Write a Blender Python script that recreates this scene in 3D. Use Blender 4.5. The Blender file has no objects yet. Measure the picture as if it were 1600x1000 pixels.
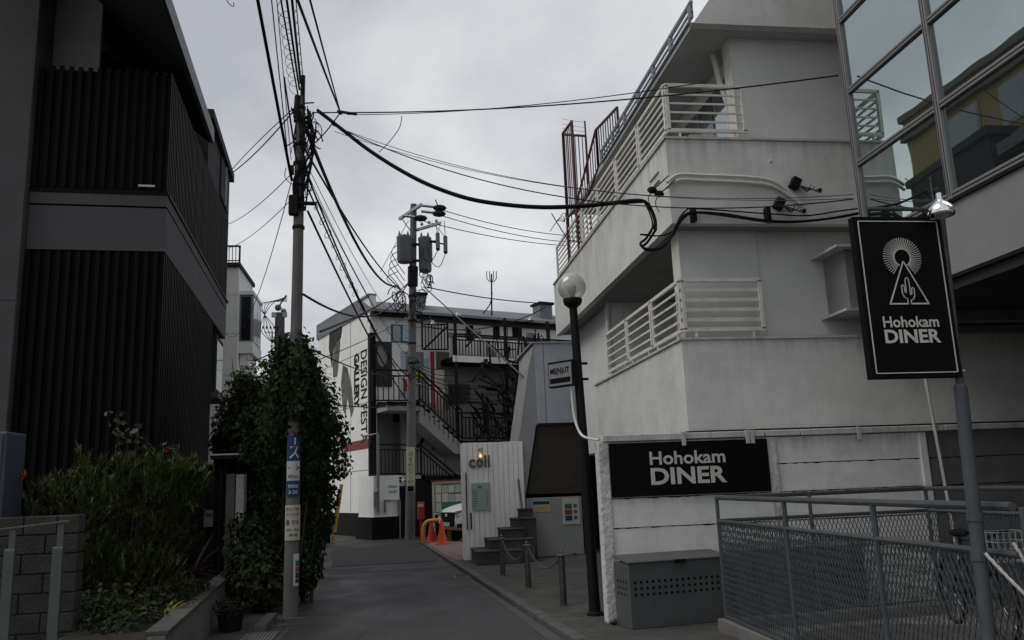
import bpy, bmesh, math, random
import numpy as np
from mathutils import Vector, Matrix
random.seed(7)
rng = np.random.default_rng(7)
S = bpy.context.scene
COL = S.collection
R = math.radians

# ------------------------------------------------------------------ camera
FPX, EYE = 1305.0, 1.6                       # focal length for a 1600 px wide frame, eye height in metres
_z = np.array([-259., 6540., FPX]); _z /= np.linalg.norm(_z)          # straight up, seen in camera axes
_y = np.array([-180., -268., FPX]); _y -= _z * (_y @ _z); _y /= np.linalg.norm(_y)   # along the lane
_x = np.cross(_y, _z); _x = _x if _x[0] > 0 else -_x
AX = np.stack([_x, _y, _z])
cam = bpy.data.cameras.new('camera'); cam.sensor_width = 36; cam.lens = 36 * FPX / 1600
cam.clip_start = 0.05; cam.clip_end = 2000
co = bpy.data.objects.new('camera', cam); COL.objects.link(co)
m = Matrix.Identity(4)
for i in range(3):
    m[i][0] = AX[i][0]; m[i][1] = AX[i][1]; m[i][2] = -AX[i][2]
m[2][3] = EYE
co.matrix_world = m; S.camera = co

# ------------------------------------------------------------------ sky, sun, exposure
SUN_EL, SUN_AZ = 54, -96                     # the veiled sun stands high to the left of the lane, a little behind the viewer
w = bpy.data.worlds.new('World'); S.world = w; w.use_nodes = True
nt = w.node_tree; N = nt.nodes; LK = nt.links; N.clear()
out = N.new('ShaderNodeOutputWorld'); bg = N.new('ShaderNodeBackground'); bg.inputs[1].default_value = 0.1
sky = N.new('ShaderNodeTexSky'); sky.sky_type = 'NISHITA'; sky.sun_disc = False
sky.sun_elevation = R(SUN_EL); sky.sun_rotation = R(SUN_AZ)
tc = N.new('ShaderNodeTexCoord'); sep = N.new('ShaderNodeSeparateXYZ'); LK.new(tc.outputs['Generated'], sep.inputs[0])
zc = N.new('ShaderNodeMath'); zc.operation = 'MAXIMUM'; zc.inputs[1].default_value = 0.0; LK.new(sep.outputs[2], zc.inputs[0])
za = N.new('ShaderNodeMath'); za.operation = 'ADD'; za.inputs[1].default_value = 0.35; LK.new(zc.outputs[0], za.inputs[0])
dx = N.new('ShaderNodeMath'); dx.operation = 'DIVIDE'; LK.new(sep.outputs[0], dx.inputs[0]); LK.new(za.outputs[0], dx.inputs[1])
dy = N.new('ShaderNodeMath'); dy.operation = 'DIVIDE'; LK.new(sep.outputs[1], dy.inputs[0]); LK.new(za.outputs[0], dy.inputs[1])
cmb = N.new('ShaderNodeCombineXYZ'); LK.new(dx.outputs[0], cmb.inputs[0]); LK.new(dy.outputs[0], cmb.inputs[1])
cmb.inputs[2].default_value = 52.29
n1 = N.new('ShaderNodeTexNoise'); n1.inputs['Scale'].default_value = 1.5; n1.inputs['Detail'].default_value = 6; n1.inputs['Roughness'].default_value = 0.52
n1.inputs['Distortion'].default_value = 0.25
LK.new(cmb.outputs[0], n1.inputs['Vector'])
cr = N.new('ShaderNodeValToRGB'); LK.new(n1.outputs['Fac'], cr.inputs[0])
e = cr.color_ramp.elements
e[0].position = 0.37; e[0].color = (4.7, 4.85, 5.25, 1); e[1].position = 0.61; e[1].color = (8.4, 8.5, 8.6, 1)
mx = N.new('ShaderNodeMixRGB'); mx.inputs[0].default_value = 0.93
LK.new(sky.outputs[0], mx.inputs[1]); LK.new(cr.outputs[0], mx.inputs[2])
LK.new(mx.outputs[0], bg.inputs[0]); LK.new(bg.outputs[0], out.inputs[0])
sl = bpy.data.lights.new('sun', 'SUN'); sl.energy = 1.5; sl.angle = R(40); sl.color = (1, .97, .92)
so = bpy.data.objects.new('sun', sl); COL.objects.link(so)
_d = Vector((math.sin(R(SUN_AZ)) * math.cos(R(SUN_EL)), math.cos(R(SUN_AZ)) * math.cos(R(SUN_EL)), math.sin(R(SUN_EL))))
so.rotation_euler = _d.to_track_quat('Z', 'Y').to_euler(); so.location = _d * 60
S.view_settings.view_transform = 'Standard'; S.view_settings.look = 'None'
S.view_settings.exposure = 0.0; S.view_settings.gamma = 1; S.view_settings.use_curve_mapping = False

# ------------------------------------------------------------------ materials
def M(name, col, rough=.8, var=.12, scale=3., bump=0., bscale=80., streak=0., spec=.3, metal=0., spots=0., stretch=None, dirt=(.05, .05, .045), drips=()):
    m = bpy.data.materials.new(name); m.use_nodes = True; t = m.node_tree; n = t.nodes; l = t.links
    p = n['Principled BSDF']; p.inputs['Roughness'].default_value = rough; p.inputs['Metallic'].default_value = metal
    p.inputs['Specular IOR Level'].default_value = spec
    tc = n.new('ShaderNodeTexCoord'); src = tc.outputs['Object']
    if stretch:
        mp = n.new('ShaderNodeMapping'); mp.inputs['Scale'].default_value = stretch; l.new(src, mp.inputs[0]); src = mp.outputs[0]
    nz = n.new('ShaderNodeTexNoise'); nz.inputs['Scale'].default_value = scale; nz.inputs['Detail'].default_value = 7; nz.inputs['Roughness'].default_value = .65
    l.new(src, nz.inputs['Vector'])
    r = n.new('ShaderNodeValToRGB'); l.new(nz.outputs['Fac'], r.inputs[0])
    e = r.color_ramp.elements; e[0].position = .3; e[1].position = .7
    e[0].color = tuple(c * (1 - var) for c in col) + (1,); e[1].color = tuple(min(1, c * (1 + var)) for c in col) + (1,)
    c = r.outputs[0]
    if streak:
        mp = n.new('ShaderNodeMapping'); mp.inputs['Scale'].default_value = (5, 5, .35); l.new(tc.outputs['Object'], mp.inputs[0])
        n2 = n.new('ShaderNodeTexNoise'); n2.inputs['Scale'].default_value = 2.2; n2.inputs['Detail'].default_value = 6; n2.inputs['Roughness'].default_value = .6
        l.new(mp.outputs[0], n2.inputs['Vector'])
        r2 = n.new('ShaderNodeValToRGB'); l.new(n2.outputs['Fac'], r2.inputs[0])
        r2.color_ramp.elements[0].position = .5; r2.color_ramp.elements[0].color = (0, 0, 0, 1)
        r2.color_ramp.elements[1].position = .78; r2.color_ramp.elements[1].color = (streak,) * 3 + (1,)
        mxx = n.new('ShaderNodeMixRGB'); l.new(r2.outputs[0], mxx.inputs[0]); l.new(c, mxx.inputs[1]); mxx.inputs[2].default_value = dirt + (1,); c = mxx.outputs[0]
    if spots:
        n3 = n.new('ShaderNodeTexNoise'); n3.inputs['Scale'].default_value = 1.1; n3.inputs['Detail'].default_value = 9; n3.inputs['Roughness'].default_value = .75
        l.new(tc.outputs['Object'], n3.inputs['Vector'])
        r3 = n.new('ShaderNodeValToRGB'); l.new(n3.outputs['Fac'], r3.inputs[0])
        r3.color_ramp.elements[0].position = .52; r3.color_ramp.elements[0].color = (0, 0, 0, 1)
        r3.color_ramp.elements[1].position = .66; r3.color_ramp.elements[1].color = (spots,) * 3 + (1,)
        mxx = n.new('ShaderNodeMixRGB'); l.new(r3.outputs[0], mxx.inputs[0]); l.new(c, mxx.inputs[1]); mxx.inputs[2].default_value = dirt + (1,); c = mxx.outputs[0]
    for (zt, ln, amt) in drips:          # grime running down from a ledge
        mp = n.new('ShaderNodeMapping'); mp.inputs['Scale'].default_value = (4, 4, .2); l.new(tc.outputs['Object'], mp.inputs[0])
        n5 = n.new('ShaderNodeTexNoise'); n5.inputs['Scale'].default_value = 2.4; n5.inputs['Detail'].default_value = 8; n5.inputs['Roughness'].default_value = .7; l.new(mp.outputs[0], n5.inputs['Vector'])
        s5 = n.new('ShaderNodeSeparateXYZ'); l.new(tc.outputs['Object'], s5.inputs[0])
        f5 = n.new('ShaderNodeMapRange'); f5.inputs[1].default_value = zt - ln; f5.inputs[2].default_value = zt; l.new(s5.outputs[2], f5.inputs[0])
        g5 = n.new('ShaderNodeMath'); g5.operation = 'LESS_THAN'; g5.inputs[1].default_value = zt + .002; l.new(s5.outputs[2], g5.inputs[0])
        r5 = n.new('ShaderNodeMapRange'); r5.inputs[1].default_value = .44; r5.inputs[2].default_value = .68; r5.inputs[4].default_value = amt; l.new(n5.outputs['Fac'], r5.inputs[0])
        m1 = n.new('ShaderNodeMath'); m1.operation = 'MULTIPLY'; l.new(f5.outputs[0], m1.inputs[0]); l.new(g5.outputs[0], m1.inputs[1])
        m2 = n.new('ShaderNodeMath'); m2.operation = 'MULTIPLY'; l.new(m1.outputs[0], m2.inputs[0]); l.new(r5.outputs[0], m2.inputs[1])
        mxx = n.new('ShaderNodeMixRGB'); l.new(m2.outputs[0], mxx.inputs[0]); l.new(c, mxx.inputs[1]); mxx.inputs[2].default_value = dirt + (1,); c = mxx.outputs[0]
    l.new(c, p.inputs['Base Color'])
    if bump:
        n4 = n.new('ShaderNodeTexNoise'); n4.inputs['Scale'].default_value = bscale; n4.inputs['Detail'].default_value = 4
        l.new(tc.outputs['Object'], n4.inputs['Vector'])
        b = n.new('ShaderNodeBump'); b.inputs['Strength'].default_value = bump; b.inputs['Distance'].default_value = .02
        l.new(n4.outputs['Fac'], b.inputs['Height']); l.new(b.outputs[0], p.inputs['Normal'])
    return m

def leafmat(name, c0, c1, rough=.55, tr=.25):
    m = bpy.data.materials.new(name); m.use_nodes = True; t = m.node_tree; n = t.nodes; l = t.links
    p = n['Principled BSDF']; p.inputs['Roughness'].default_value = rough; p.inputs['Specular IOR Level'].default_value = .3
    g = n.new('ShaderNodeNewGeometry'); r = n.new('ShaderNodeValToRGB'); l.new(g.outputs['Random Per Island'], r.inputs[0])
    e = r.color_ramp.elements; e[0].color = tuple(c0) + (1,); e[1].color = tuple(c1) + (1,)
    mid = r.color_ramp.elements.new(.7); mid.color = tuple((a * .65 + b * .35) for a, b in zip(c0, c1)) + (1,)
    l.new(r.outputs[0], p.inputs['Base Color'])
    tl = n.new('ShaderNodeBsdfTranslucent'); l.new(r.outputs[0], tl.inputs[0])
    mx = n.new('ShaderNodeMixShader'); mx.inputs[0].default_value = tr
    l.new(p.outputs[0], mx.inputs[1]); l.new(tl.outputs[0], mx.inputs[2]); l.new(mx.outputs[0], n['Material Output'].inputs[0])
    return m

def glassmat(name, tint, refl=.45, dark=(.012, .016, .017)):
    m = bpy.data.materials.new(name); m.use_nodes = True; t = m.node_tree; n = t.nodes; l = t.links
    p = n['Principled BSDF']; p.inputs['Base Color'].default_value = dark + (1,); p.inputs['Roughness'].default_value = .25
    g = n.new('ShaderNodeBsdfGlossy'); g.inputs['Color'].default_value = tint + (1,); g.inputs['Roughness'].default_value = .012
    tc = n.new('ShaderNodeTexCoord'); nz = n.new('ShaderNodeTexNoise'); nz.inputs['Scale'].default_value = .9; l.new(tc.outputs['Object'], nz.inputs['Vector'])
    b = n.new('ShaderNodeBump'); b.inputs['Strength'].default_value = .018; b.inputs['Distance'].default_value = .1
    l.new(nz.outputs['Fac'], b.inputs['Height']); l.new(b.outputs[0], g.inputs['Normal'])
    lw = n.new('ShaderNodeLayerWeight'); lw.inputs[0].default_value = .25
    mr = n.new('ShaderNodeMapRange'); mr.inputs[3].default_value = refl * .75; mr.inputs[4].default_value = .95; l.new(lw.outputs['Fresnel'], mr.inputs[0])
    mx = n.new('ShaderNodeMixShader'); l.new(mr.outputs[0], mx.inputs[0]); l.new(p.outputs[0], mx.inputs[1]); l.new(g.outputs[0], mx.inputs[2])
    l.new(mx.outputs[0], n['Material Output'].inputs[0])
    return m

asphalt = M('asphalt', (.031, .032, .034), .6, .5, 22, .8, 120, spots=.75, dirt=(.017, .018, .020), spec=.5)
_t = asphalt.node_tree; _n = _t.nodes; _tc = _n.new('ShaderNodeTexCoord'); _mp = _n.new('ShaderNodeMapping'); _mp.inputs['Scale'].default_value = (.8, .6, 1); _t.links.new(_tc.outputs['Object'], _mp.inputs[0])
_nz = _n.new('ShaderNodeTexNoise'); _nz.inputs['Scale'].default_value = 1.2; _nz.inputs['Detail'].default_value = 6; _t.links.new(_mp.outputs[0], _nz.inputs['Vector'])
_r = _n.new('ShaderNodeMapRange'); _r.inputs[1].default_value = .35; _r.inputs[2].default_value = .65; _r.inputs[3].default_value = .45; _r.inputs[4].default_value = .75; _t.links.new(_nz.outputs['Fac'], _r.inputs[0])   # damp patches shine, dry ones do not
_t.links.new(_r.outputs[0], _n['Principled BSDF'].inputs['Roughness'])
asphalt_old = M('worn_asphalt', (.031, .032, .033), .7, .3, 5, .4, 240, spots=.4, dirt=(.03, .03, .03))
asphalt_new = M('patched_asphalt', (.026, .027, .029), .6, .25, 5, .35, 240, spots=.3, dirt=(.045, .045, .045))
concrete = M('concrete', (.14, .137, .13), .85, .25, 2.2, .3, 90, spots=.5, dirt=(.07, .068, .06))
concrete_dk = M('dark_concrete', (.055, .053, .049), .85, .3, 2.5, .35, 80, spots=.75, dirt=(.10, .10, .092))
gutter_m = M('gutter_concrete', (.065, .065, .062), .75, .3, 2.2, .3, 110, spots=.5, dirt=(.03, .03, .028))
kerb_m = M('kerb_concrete', (.085, .085, .082), .85, .35, 3.5, .5, 60, spots=.6, dirt=(.04, .045, .035))
ground_m = M('earth', (.06, .055, .045), .95, .3, 2, .4, 40)
stucco = M('rough_white_stucco', (.67, .67, .645), .92, .13, 1.6, .85, 62, streak=.12, spots=.10, dirt=(.16, .155, .14), drips=((6.04, .6, .42), (3.33, .3, .35), (9.4, 1.2, .3)))
stucco_fine = M('fine_grey_stucco', (.67, .67, .66), .92, .08, 1.2, .3, 110, streak=.05, spots=.06, dirt=(.2, .195, .18), drips=((4.87, .5, .25),))
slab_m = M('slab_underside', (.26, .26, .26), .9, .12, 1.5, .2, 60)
roof_under = M('roof_concrete', (.45, .455, .46), .9, .1, 1.5, .2, 60)
stucco_pan = M('smooth_wall_panel', (.60, .60, .59), .85, .06, 2, .08, 150, streak=.1, dirt=(.2, .2, .19))
glaz_con = M('glazed_building_concrete', (.21, .21, .212), .9, .08, 1.5, .3, 120)
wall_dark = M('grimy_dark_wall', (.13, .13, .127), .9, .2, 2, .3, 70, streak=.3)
recess_m = M('recess_render', (.20, .197, .19), .9, .1, 1.6, .3, 70)
capm = M('parapet_cap', (.48, .48, .46), .8, .2, 5, .3, 60, streak=.5, dirt=(.1, .1, .09))
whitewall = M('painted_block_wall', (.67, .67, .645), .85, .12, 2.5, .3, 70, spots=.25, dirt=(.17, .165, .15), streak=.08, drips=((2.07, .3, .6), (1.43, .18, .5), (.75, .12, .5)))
peel = M('peeling_paint', (.54, .54, .52), .9, .25, 9, 1.0, 22, spots=.6, dirt=(.15, .15, .14))
white_metal = M('white_painted_steel', (.62, .60, .55), .55, .12, 6, .05, 200, streak=.3, dirt=(.25, .2, .15))
grey_metal = M('grey_painted_steel', (.06, .067, .074), .5, .2, 5, .08, 200, spec=.25, spots=.3, dirt=(.05, .05, .05))
bin_m = M('bin_steel', (.075, .079, .081), .5, .12, 2.5, .03, 200, spec=.45, streak=.25, spots=.3, dirt=(.07, .07, .065))
roof_rail_m = M('blue_grey_steel', (.22, .24, .27), .5, .1, 4)
rust_m = M('rust_red_steel', (.085, .035, .035), .7, .25, 6)
black_m = M('black_cladding', (.0045, .0045, .0055), .6, .35, 5, .1, 150, stretch=(9, 9, .6), spec=.08)
black_back = M('black_backing', (.006, .006, .007), .7, spec=.08)
black_gloss = M('black_sign_face', (.004, .004, .005), .6, .2, 4, spec=.08)
black_steel = M('black_steel', (.012, .012, .013), .5, .2, 6, spec=.08)
letter_m = M('cream_lettering', (.50, .49, .45), .7, .16, 14, spots=.2, dirt=(.3, .29, .26))
grey_house = M('grey_render', (.078, .078, .081), .9, .12, 1.6, .45, 70, streak=.25, dirt=(.07, .07, .07))
soffit_m = M('dark_soffit', (.035, .035, .038), .8, spec=.08)
window_dark = glassmat('dark_window_glass', (.6, .65, .7), .18, (.008, .009, .01))
bright_glass = glassmat('facade_glass', (.70, .79, .775), .78, (.012, .016, .016))
mullion_m = M('grey_aluminium', (.20, .195, .20), .45, .08, 5, metal=.3, spec=.5)
pole_con = M('pole_concrete', (.125, .12, .117), .85, .18, 3, .25, 120, streak=.35, dirt=(.09, .09, .085))
cable_m = M('black_cable', (.012, .012, .014), .6, .2, 6, spec=.08)
cable_gr = M('grey_cable', (.06, .06, .065), .6, .2, 6)
trafo_m = M('transformer_grey', (.12, .13, .14), .5, .1, 3, streak=.3, dirt=(.1, .1, .1))
galv = M('galvanised_steel', (.30, .31, .32), .42, .15, 8, metal=.6, spec=.5)
post_steel = M('dull_steel', (.075, .075, .072), .4, .3, 9, .05, 120, metal=.5, spots=.3, dirt=(.04, .035, .03))
silver = M('brushed_silver', (.08, .09, .088), .45, .12, 4, .03, 200, metal=0., spec=.2)
block_m = M('split_face_block', (.04, .038, .035), .9, .3, 7, .8, 55, spots=.4, dirt=(.05, .048, .04))
joint_m = M('mortar', (.03, .03, .028), .95)
soil_m = M('soil', (.022, .018, .014), .98, .4, 8, .8, 40)
bluebox_m = M('blue_grey_cabinet', (.05, .06, .08), .5, .08, 3)
ivy_m = leafmat('ivy_leaf', (.008, .018, .006), (.042, .078, .018), .75, .3)
ivy_lt = leafmat('young_leaf', (.05, .085, .015), (.13, .18, .04))
hedge_m = leafmat('hedge_leaf', (.010, .018, .007), (.045, .062, .02), .75)
needle_m = leafmat('needle_leaf', (.022, .034, .011), (.085, .11, .03), .7)
needle_lt = leafmat('young_needle', (.05, .075, .018), (.11, .14, .045))
rose_m = leafmat('rose_leaf', (.05, .065, .025), (.10, .12, .06))
purple_m = leafmat('purple_blade', (.05, .03, .03), (.13, .08, .07))
yellow_m = leafmat('yellow_leaf', (.16, .14, .02), (.24, .20, .05))
stem_m = M('stem_bark', (.04, .032, .022), .9, .3, 9, .5, 60)
red_m = M('red_petal', (.32, .01, .015), .6)
orange_m = M('orange_petal', (.30, .10, .03), .6)
cone_m = M('cone_orange', (.62, .07, .025), .55, .1, 5)
hoop_m = M('barrier_orange', (.55, .26, .05), .5, .12, 5)
fence_white = M('white_boards', (.78, .78, .75), .7, .08, 3, .12, 90, streak=.25, dirt=(.2, .2, .18), stretch=(4, 4, .5))
blue_grey_wall = M('blue_grey_render', (.36, .385, .42), .85, .07, 1.2, .12, 120, streak=.2, spots=.15, dirt=(.15, .16, .17))
light_grey_wall = M('pale_grey_render', (.27, .275, .28), .85, .08, 1.5, .1, 100, streak=.12, spots=.2, dirt=(.16, .16, .16))
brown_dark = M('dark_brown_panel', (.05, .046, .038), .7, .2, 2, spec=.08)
paver_m = M('red_pavers', (.17, .12, .10), .9, .4, 6, .4, 60)
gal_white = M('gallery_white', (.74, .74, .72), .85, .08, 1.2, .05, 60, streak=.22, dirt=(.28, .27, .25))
gal_shade = M('gallery_white_shaded', (.26, .26, .25), .85, .1, 1.2, streak=.2)  # gallery white darkened for the shaded lower front and stair
gal_roof = M('gallery_roof', (.15, .16, .175), .7, .1, 1.5)
gal_black = M('gallery_black', (.010, .010, .011), .7, spec=.08)
far_white = M('far_panel_wall', (.62, .63, .61), .85, .05, 1, streak=.15, dirt=(.3, .3, .29))
ochre = M('ochre_render', (.22, .17, .075), .9, .1, .6)
ochre_dk = M('ochre_trim', (.10, .09, .06), .9)
def flat(name, c, rough=.7): return M(name, c, rough, .05, 5)
c_red = flat('paint_red', (.34, .04, .035)); c_yel = flat('paint_yellow', (.42, .29, .06)); c_olive = flat('paint_olive', (.12, .135, .075))
c_pink = flat('paint_pink', (.45, .29, .31)); c_sky = flat('paint_pale_blue', (.33, .43, .50)); c_green = flat('paint_green', (.03, .12, .05))
c_white = flat('print_white', (.45, .45, .43)); c_blue = flat('print_blue', (.012, .04, .12)); c_dblue = flat('print_navy', (.02, .03, .06))
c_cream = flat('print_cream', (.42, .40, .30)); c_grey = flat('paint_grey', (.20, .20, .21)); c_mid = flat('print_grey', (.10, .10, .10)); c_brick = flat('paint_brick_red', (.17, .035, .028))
paper_m = flat('paper_white', (.5, .5, .48)); paper_g = flat('paper_green', (.04, .20, .12)); paper_pale = flat('paper_pale', (.38, .42, .34))
glassy = bpy.data.materials.new('acrylic_sheet'); glassy.use_nodes = True
glassy.node_tree.nodes['Principled BSDF'].inputs['Base Color'].default_value = (.30, .38, .35, 1); glassy.node_tree.nodes['Principled BSDF'].inputs['Roughness'].default_value = .2
car_white = M('car_paint_white', (.68, .69, .70), .25, .03, 2, spec=.6)
chrome = M('chrome', (.75, .75, .75), .12, .02, 2, metal=1.0)
bulb_m = bpy.data.materials.new('lit_bulb'); bulb_m.use_nodes = True
_p = bulb_m.node_tree.nodes['Principled BSDF']; _p.inputs['Base Color'].default_value = (1, .75, .4, 1); _p.inputs['Emission Color'].default_value = (1, .62, .22, 1); _p.inputs['Emission Strength'].default_value = 2.2
globe_m = bpy.data.materials.new('clear_globe'); globe_m.use_nodes = True
_t = globe_m.node_tree; _p = _t.nodes['Principled BSDF']; _p.inputs['Base Color'].default_value = (.62, .62, .60, 1); _p.inputs['Roughness'].default_value = .12
_p.inputs['Metallic'].default_value = .25
_tr = _t.nodes.new('ShaderNodeBsdfTransparent'); _tr.inputs[0].default_value = (.92, .92, .90, 1); _mx = _t.nodes.new('ShaderNodeMixShader')
_lw = _t.nodes.new('ShaderNodeLayerWeight'); _lw.inputs[0].default_value = .35
_mr = _t.nodes.new('ShaderNodeMapRange'); _mr.inputs[3].default_value = .42; _mr.inputs[4].default_value = .9
_t.links.new(_lw.outputs['Facing'], _mr.inputs[0])
_t.links.new(_mr.outputs[0], _mx.inputs[0]); _t.links.new(_tr.outputs[0], _mx.inputs[1]); _t.links.new(_p.outputs[0], _mx.inputs[2]); _t.links.new(_mx.outputs[0], _t.nodes['Material Output'].inputs[0])

# ------------------------------------------------------------------ helpers
LOC = {}
ID = Matrix.Identity(4)
def frame(o, a, b):
    a = Vector(a); b = Vector(b); z = a.cross(b); m = Matrix.Identity(4)
    for i in range(3): m[i][0] = a[i]; m[i][1] = b[i]; m[i][2] = z[i]; m[i][3] = o[i]
    return m
def tag(o, label, cat, group=None, kind=None):
    o['label'] = label; o['category'] = cat
    if group: o['group'] = group
    if kind: o['kind'] = kind
    return o
def thing(name, label, cat, loc=(0, 0, 0), group=None):
    o = bpy.data.objects.new(name, None); COL.objects.link(o); o.empty_display_size = .2
    o.location = loc; LOC[o.name] = Vector(loc)
    return tag(o, label, cat, group)
def sroot(name, loc=(0, 0, 0)):
    o = bpy.data.objects.new(name, None); COL.objects.link(o); o.location = loc; LOC[o.name] = Vector(loc); o['kind'] = 'structure'; return o
def origin(p):
    while p is not None:
        if p.name in LOC: return LOC[p.name]
        p = p.parent
    return Vector((0, 0, 0))
class MB:
    def __init__(s, M=None): s.v = []; s.f = []; s.M = M
    def add(s, vs, fs):
        n = len(s.v)
        if s.M is not None: vs = [s.M @ Vector(v) for v in vs]
        s.v += [tuple(v) for v in vs]; s.f += [tuple(i + n for i in f) for f in fs]; return s
    def box(s, x0, x1, y0, y1, z0, z1):
        return s.add([(x0, y0, z0), (x1, y0, z0), (x1, y1, z0), (x0, y1, z0), (x0, y0, z1), (x1, y0, z1), (x1, y1, z1), (x0, y1, z1)],
                     [(3, 2, 1, 0), (4, 5, 6, 7), (0, 1, 5, 4), (1, 2, 6, 5), (2, 3, 7, 6), (3, 0, 4, 7)])
    def bar(s, a, b, w, h=None, up=(0, 0, 1)):
        a = Vector(a); b = Vector(b); h = w if h is None else h; d = (b - a).normalized(); u = Vector(up)
        if abs(d.dot(u)) > .97: u = Vector((0, 1, 0))
        r = d.cross(u).normalized(); u = r.cross(d)
        vs = [p + r * sx * w / 2 + u * sz * h / 2 for p in (a, b) for sx, sz in ((-1, -1), (1, -1), (1, 1), (-1, 1))]
        return s.add(vs, [(0, 1, 2, 3), (7, 6, 5, 4), (0, 4, 5, 1), (1, 5, 6, 2), (2, 6, 7, 3), (3, 7, 4, 0)])
    def tube(s, pts, r, n=6, r1=None):
        pts = [Vector(p) for p in pts]; k = len(pts); vs = []; fs = []; pu = None
        for i, p in enumerate(pts):
            d = (pts[min(i + 1, k - 1)] - pts[max(i - 1, 0)])
            d = d.normalized() if d.length > 1e-9 else Vector((0, 0, 1))
            if pu is None:
                u = Vector((0, 0, 1)) if abs(d.z) < .9 else Vector((1, 0, 0))
            else: u = pu
            a = d.cross(u).normalized(); u = a.cross(d).normalized(); pu = u
            rr = r if r1 is None else r + (r1 - r) * i / max(1, k - 1)
            for j in range(n):
                t = 2 * math.pi * j / n; vs.append(p + (a * math.cos(t) + u * math.sin(t)) * rr)
        for i in range(k - 1):
            for j in range(n):
                fs.append((i * n + j, i * n + (j + 1) % n, (i + 1) * n + (j + 1) % n, (i + 1) * n + j))
        fs.append(tuple(range(n))[::-1]); fs.append(tuple((k - 1) * n + j for j in range(n)))
        return s.add(vs, fs)
    def lathe(s, c, prof, n=16):
        vs = []; fs = []; k = len(prof)
        for r, z in prof:
            for j in range(n):
                t = 2 * math.pi * j / n; vs.append((c[0] + r * math.cos(t), c[1] + r * math.sin(t), c[2] + z))
        for i in range(k - 1):
            for j in range(n):
                fs.append((i * n + j, i * n + (j + 1) % n, (i + 1) * n + (j + 1) % n, (i + 1) * n + j))
        fs.append(tuple(range(n))[::-1]); fs.append(tuple((k - 1) * n + j for j in range(n)))
        return s.add(vs, fs)
    def sphere(s, c, r, n=12, sq=(1, 1, 1)):
        vs = []; fs = []; k = n // 2 + 1
        for i in range(k):
            ph = math.pi * i / (k - 1)
            for j in range(n):
                t = 2 * math.pi * j / n; vs.append((c[0] + r * sq[0] * math.sin(ph) * math.cos(t), c[1] + r * sq[1] * math.sin(ph) * math.sin(t), c[2] + r * sq[2] * math.cos(ph)))
        for i in range(k - 1):
            for j in range(n): fs.append((i * n + j, (i + 1) * n + j, (i + 1) * n + (j + 1) % n, i * n + (j + 1) % n))
        return s.add(vs, fs)
    def prism(s, pts, vec):
        vec = Vector(vec); n = len(pts); a = [Vector(p) for p in pts]; b = [p + vec for p in a]
        nrm = Vector((0, 0, 0))
        for i in range(n): nrm += a[i].cross(a[(i + 1) % n])
        if nrm.dot(vec) > 0: a, b = a[::-1], b[::-1]
        fs = [tuple(range(n)), tuple(range(2 * n - 1, n - 1, -1))] + [(i, i + n, (i + 1) % n + n, (i + 1) % n) for i in range(n)]
        return s.add(a + b, fs)
    def quad(s, a, b, c, d): return s.add([a, b, c, d], [(0, 1, 2, 3)])
    def poly(s, pts): return s.add(pts, [tuple(range(len(pts)))])
    def build(s, name, mat, parent=None, smooth=False, bevel=0, kind=None, label=None):
        o = origin(parent) if parent is not None else Vector((0, 0, 0))
        me = bpy.data.meshes.new(name); me.from_pydata([(v[0] - o.x, v[1] - o.y, v[2] - o.z) for v in s.v], [], s.f); me.update()
        me.materials.append(mat)
        if smooth:
            for p in me.polygons: p.use_smooth = True
            me.set_sharp_from_angle(angle=R(40))
        ob = bpy.data.objects.new(name, me); COL.objects.link(ob)
        if parent is not None: ob.parent = parent
        if bevel:
            bv = ob.modifiers.new('bevel', 'BEVEL'); bv.width = bevel; bv.segments = 2; bv.limit_method = 'ANGLE'
        if kind: ob['kind'] = kind
        if label: ob['label'] = label
        return ob
def copy_mesh(src, loc, parent, name=None):
    c = src.copy(); COL.objects.link(c); c.parent = parent; c.location = loc; return c
def copy_tree(src, loc, label=None, group=None):
    c = src.copy(); COL.objects.link(c); c.location = loc; LOC[c.name] = Vector(loc)
    if label: c['label'] = label
    if group: c['group'] = group
    def rec(a, b):
        for ch in list(a.children):
            d = ch.copy(); COL.objects.link(d); d.parent = b; rec(ch, d)
    rec(src, c); return c
def ray(px, py):
    return Vector(AX @ np.array([px - 800., 500. - py, FPX]))
EYEV = Vector((0, 0, EYE))
def sy(px, py, Y): d = ray(px, py); return EYEV + d * (Y / d.y)       # a surveyed sight line met at distance Y
def sx(px, py, X): d = ray(px, py); return EYEV + d * (X / d.x)
def sz(px, py, Z=0.): d = ray(px, py); return EYEV + d * ((Z - EYE) / d.z)
def loop(c, r, n=14, a0=0., a1=6.283, t=(1, 0, 0), u=(0, 0, 1)):
    t = Vector(t); u = Vector(u); c = Vector(c)
    return [c + t * math.cos(a0 + (a1 - a0) * i / (n - 1)) * r + u * math.sin(a0 + (a1 - a0) * i / (n - 1)) * r for i in range(n)]
def sagline(p, q, sag, n=16):
    p = Vector(p); q = Vector(q); return [p.lerp(q, i / (n - 1)) - Vector((0, 0, 4 * sag * (i / (n - 1)) * (1 - i / (n - 1)))) for i in range(n)]
def smooth_pts(pts, k=5):
    pts = [Vector(p) for p in pts]; o = []
    for i in range(len(pts) - 1):
        p0 = pts[max(i - 1, 0)]; p1 = pts[i]; p2 = pts[i + 1]; p3 = pts[min(i + 2, len(pts) - 1)]
        for j in range(k):
            t = j / k; o.append(.5 * ((2 * p1) + (p2 - p0) * t + (2 * p0 - 5 * p1 + 4 * p2 - p3) * t * t + (3 * p1 - p0 - 3 * p2 + p3) * t ** 3))
    o.append(pts[-1]); return o
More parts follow.
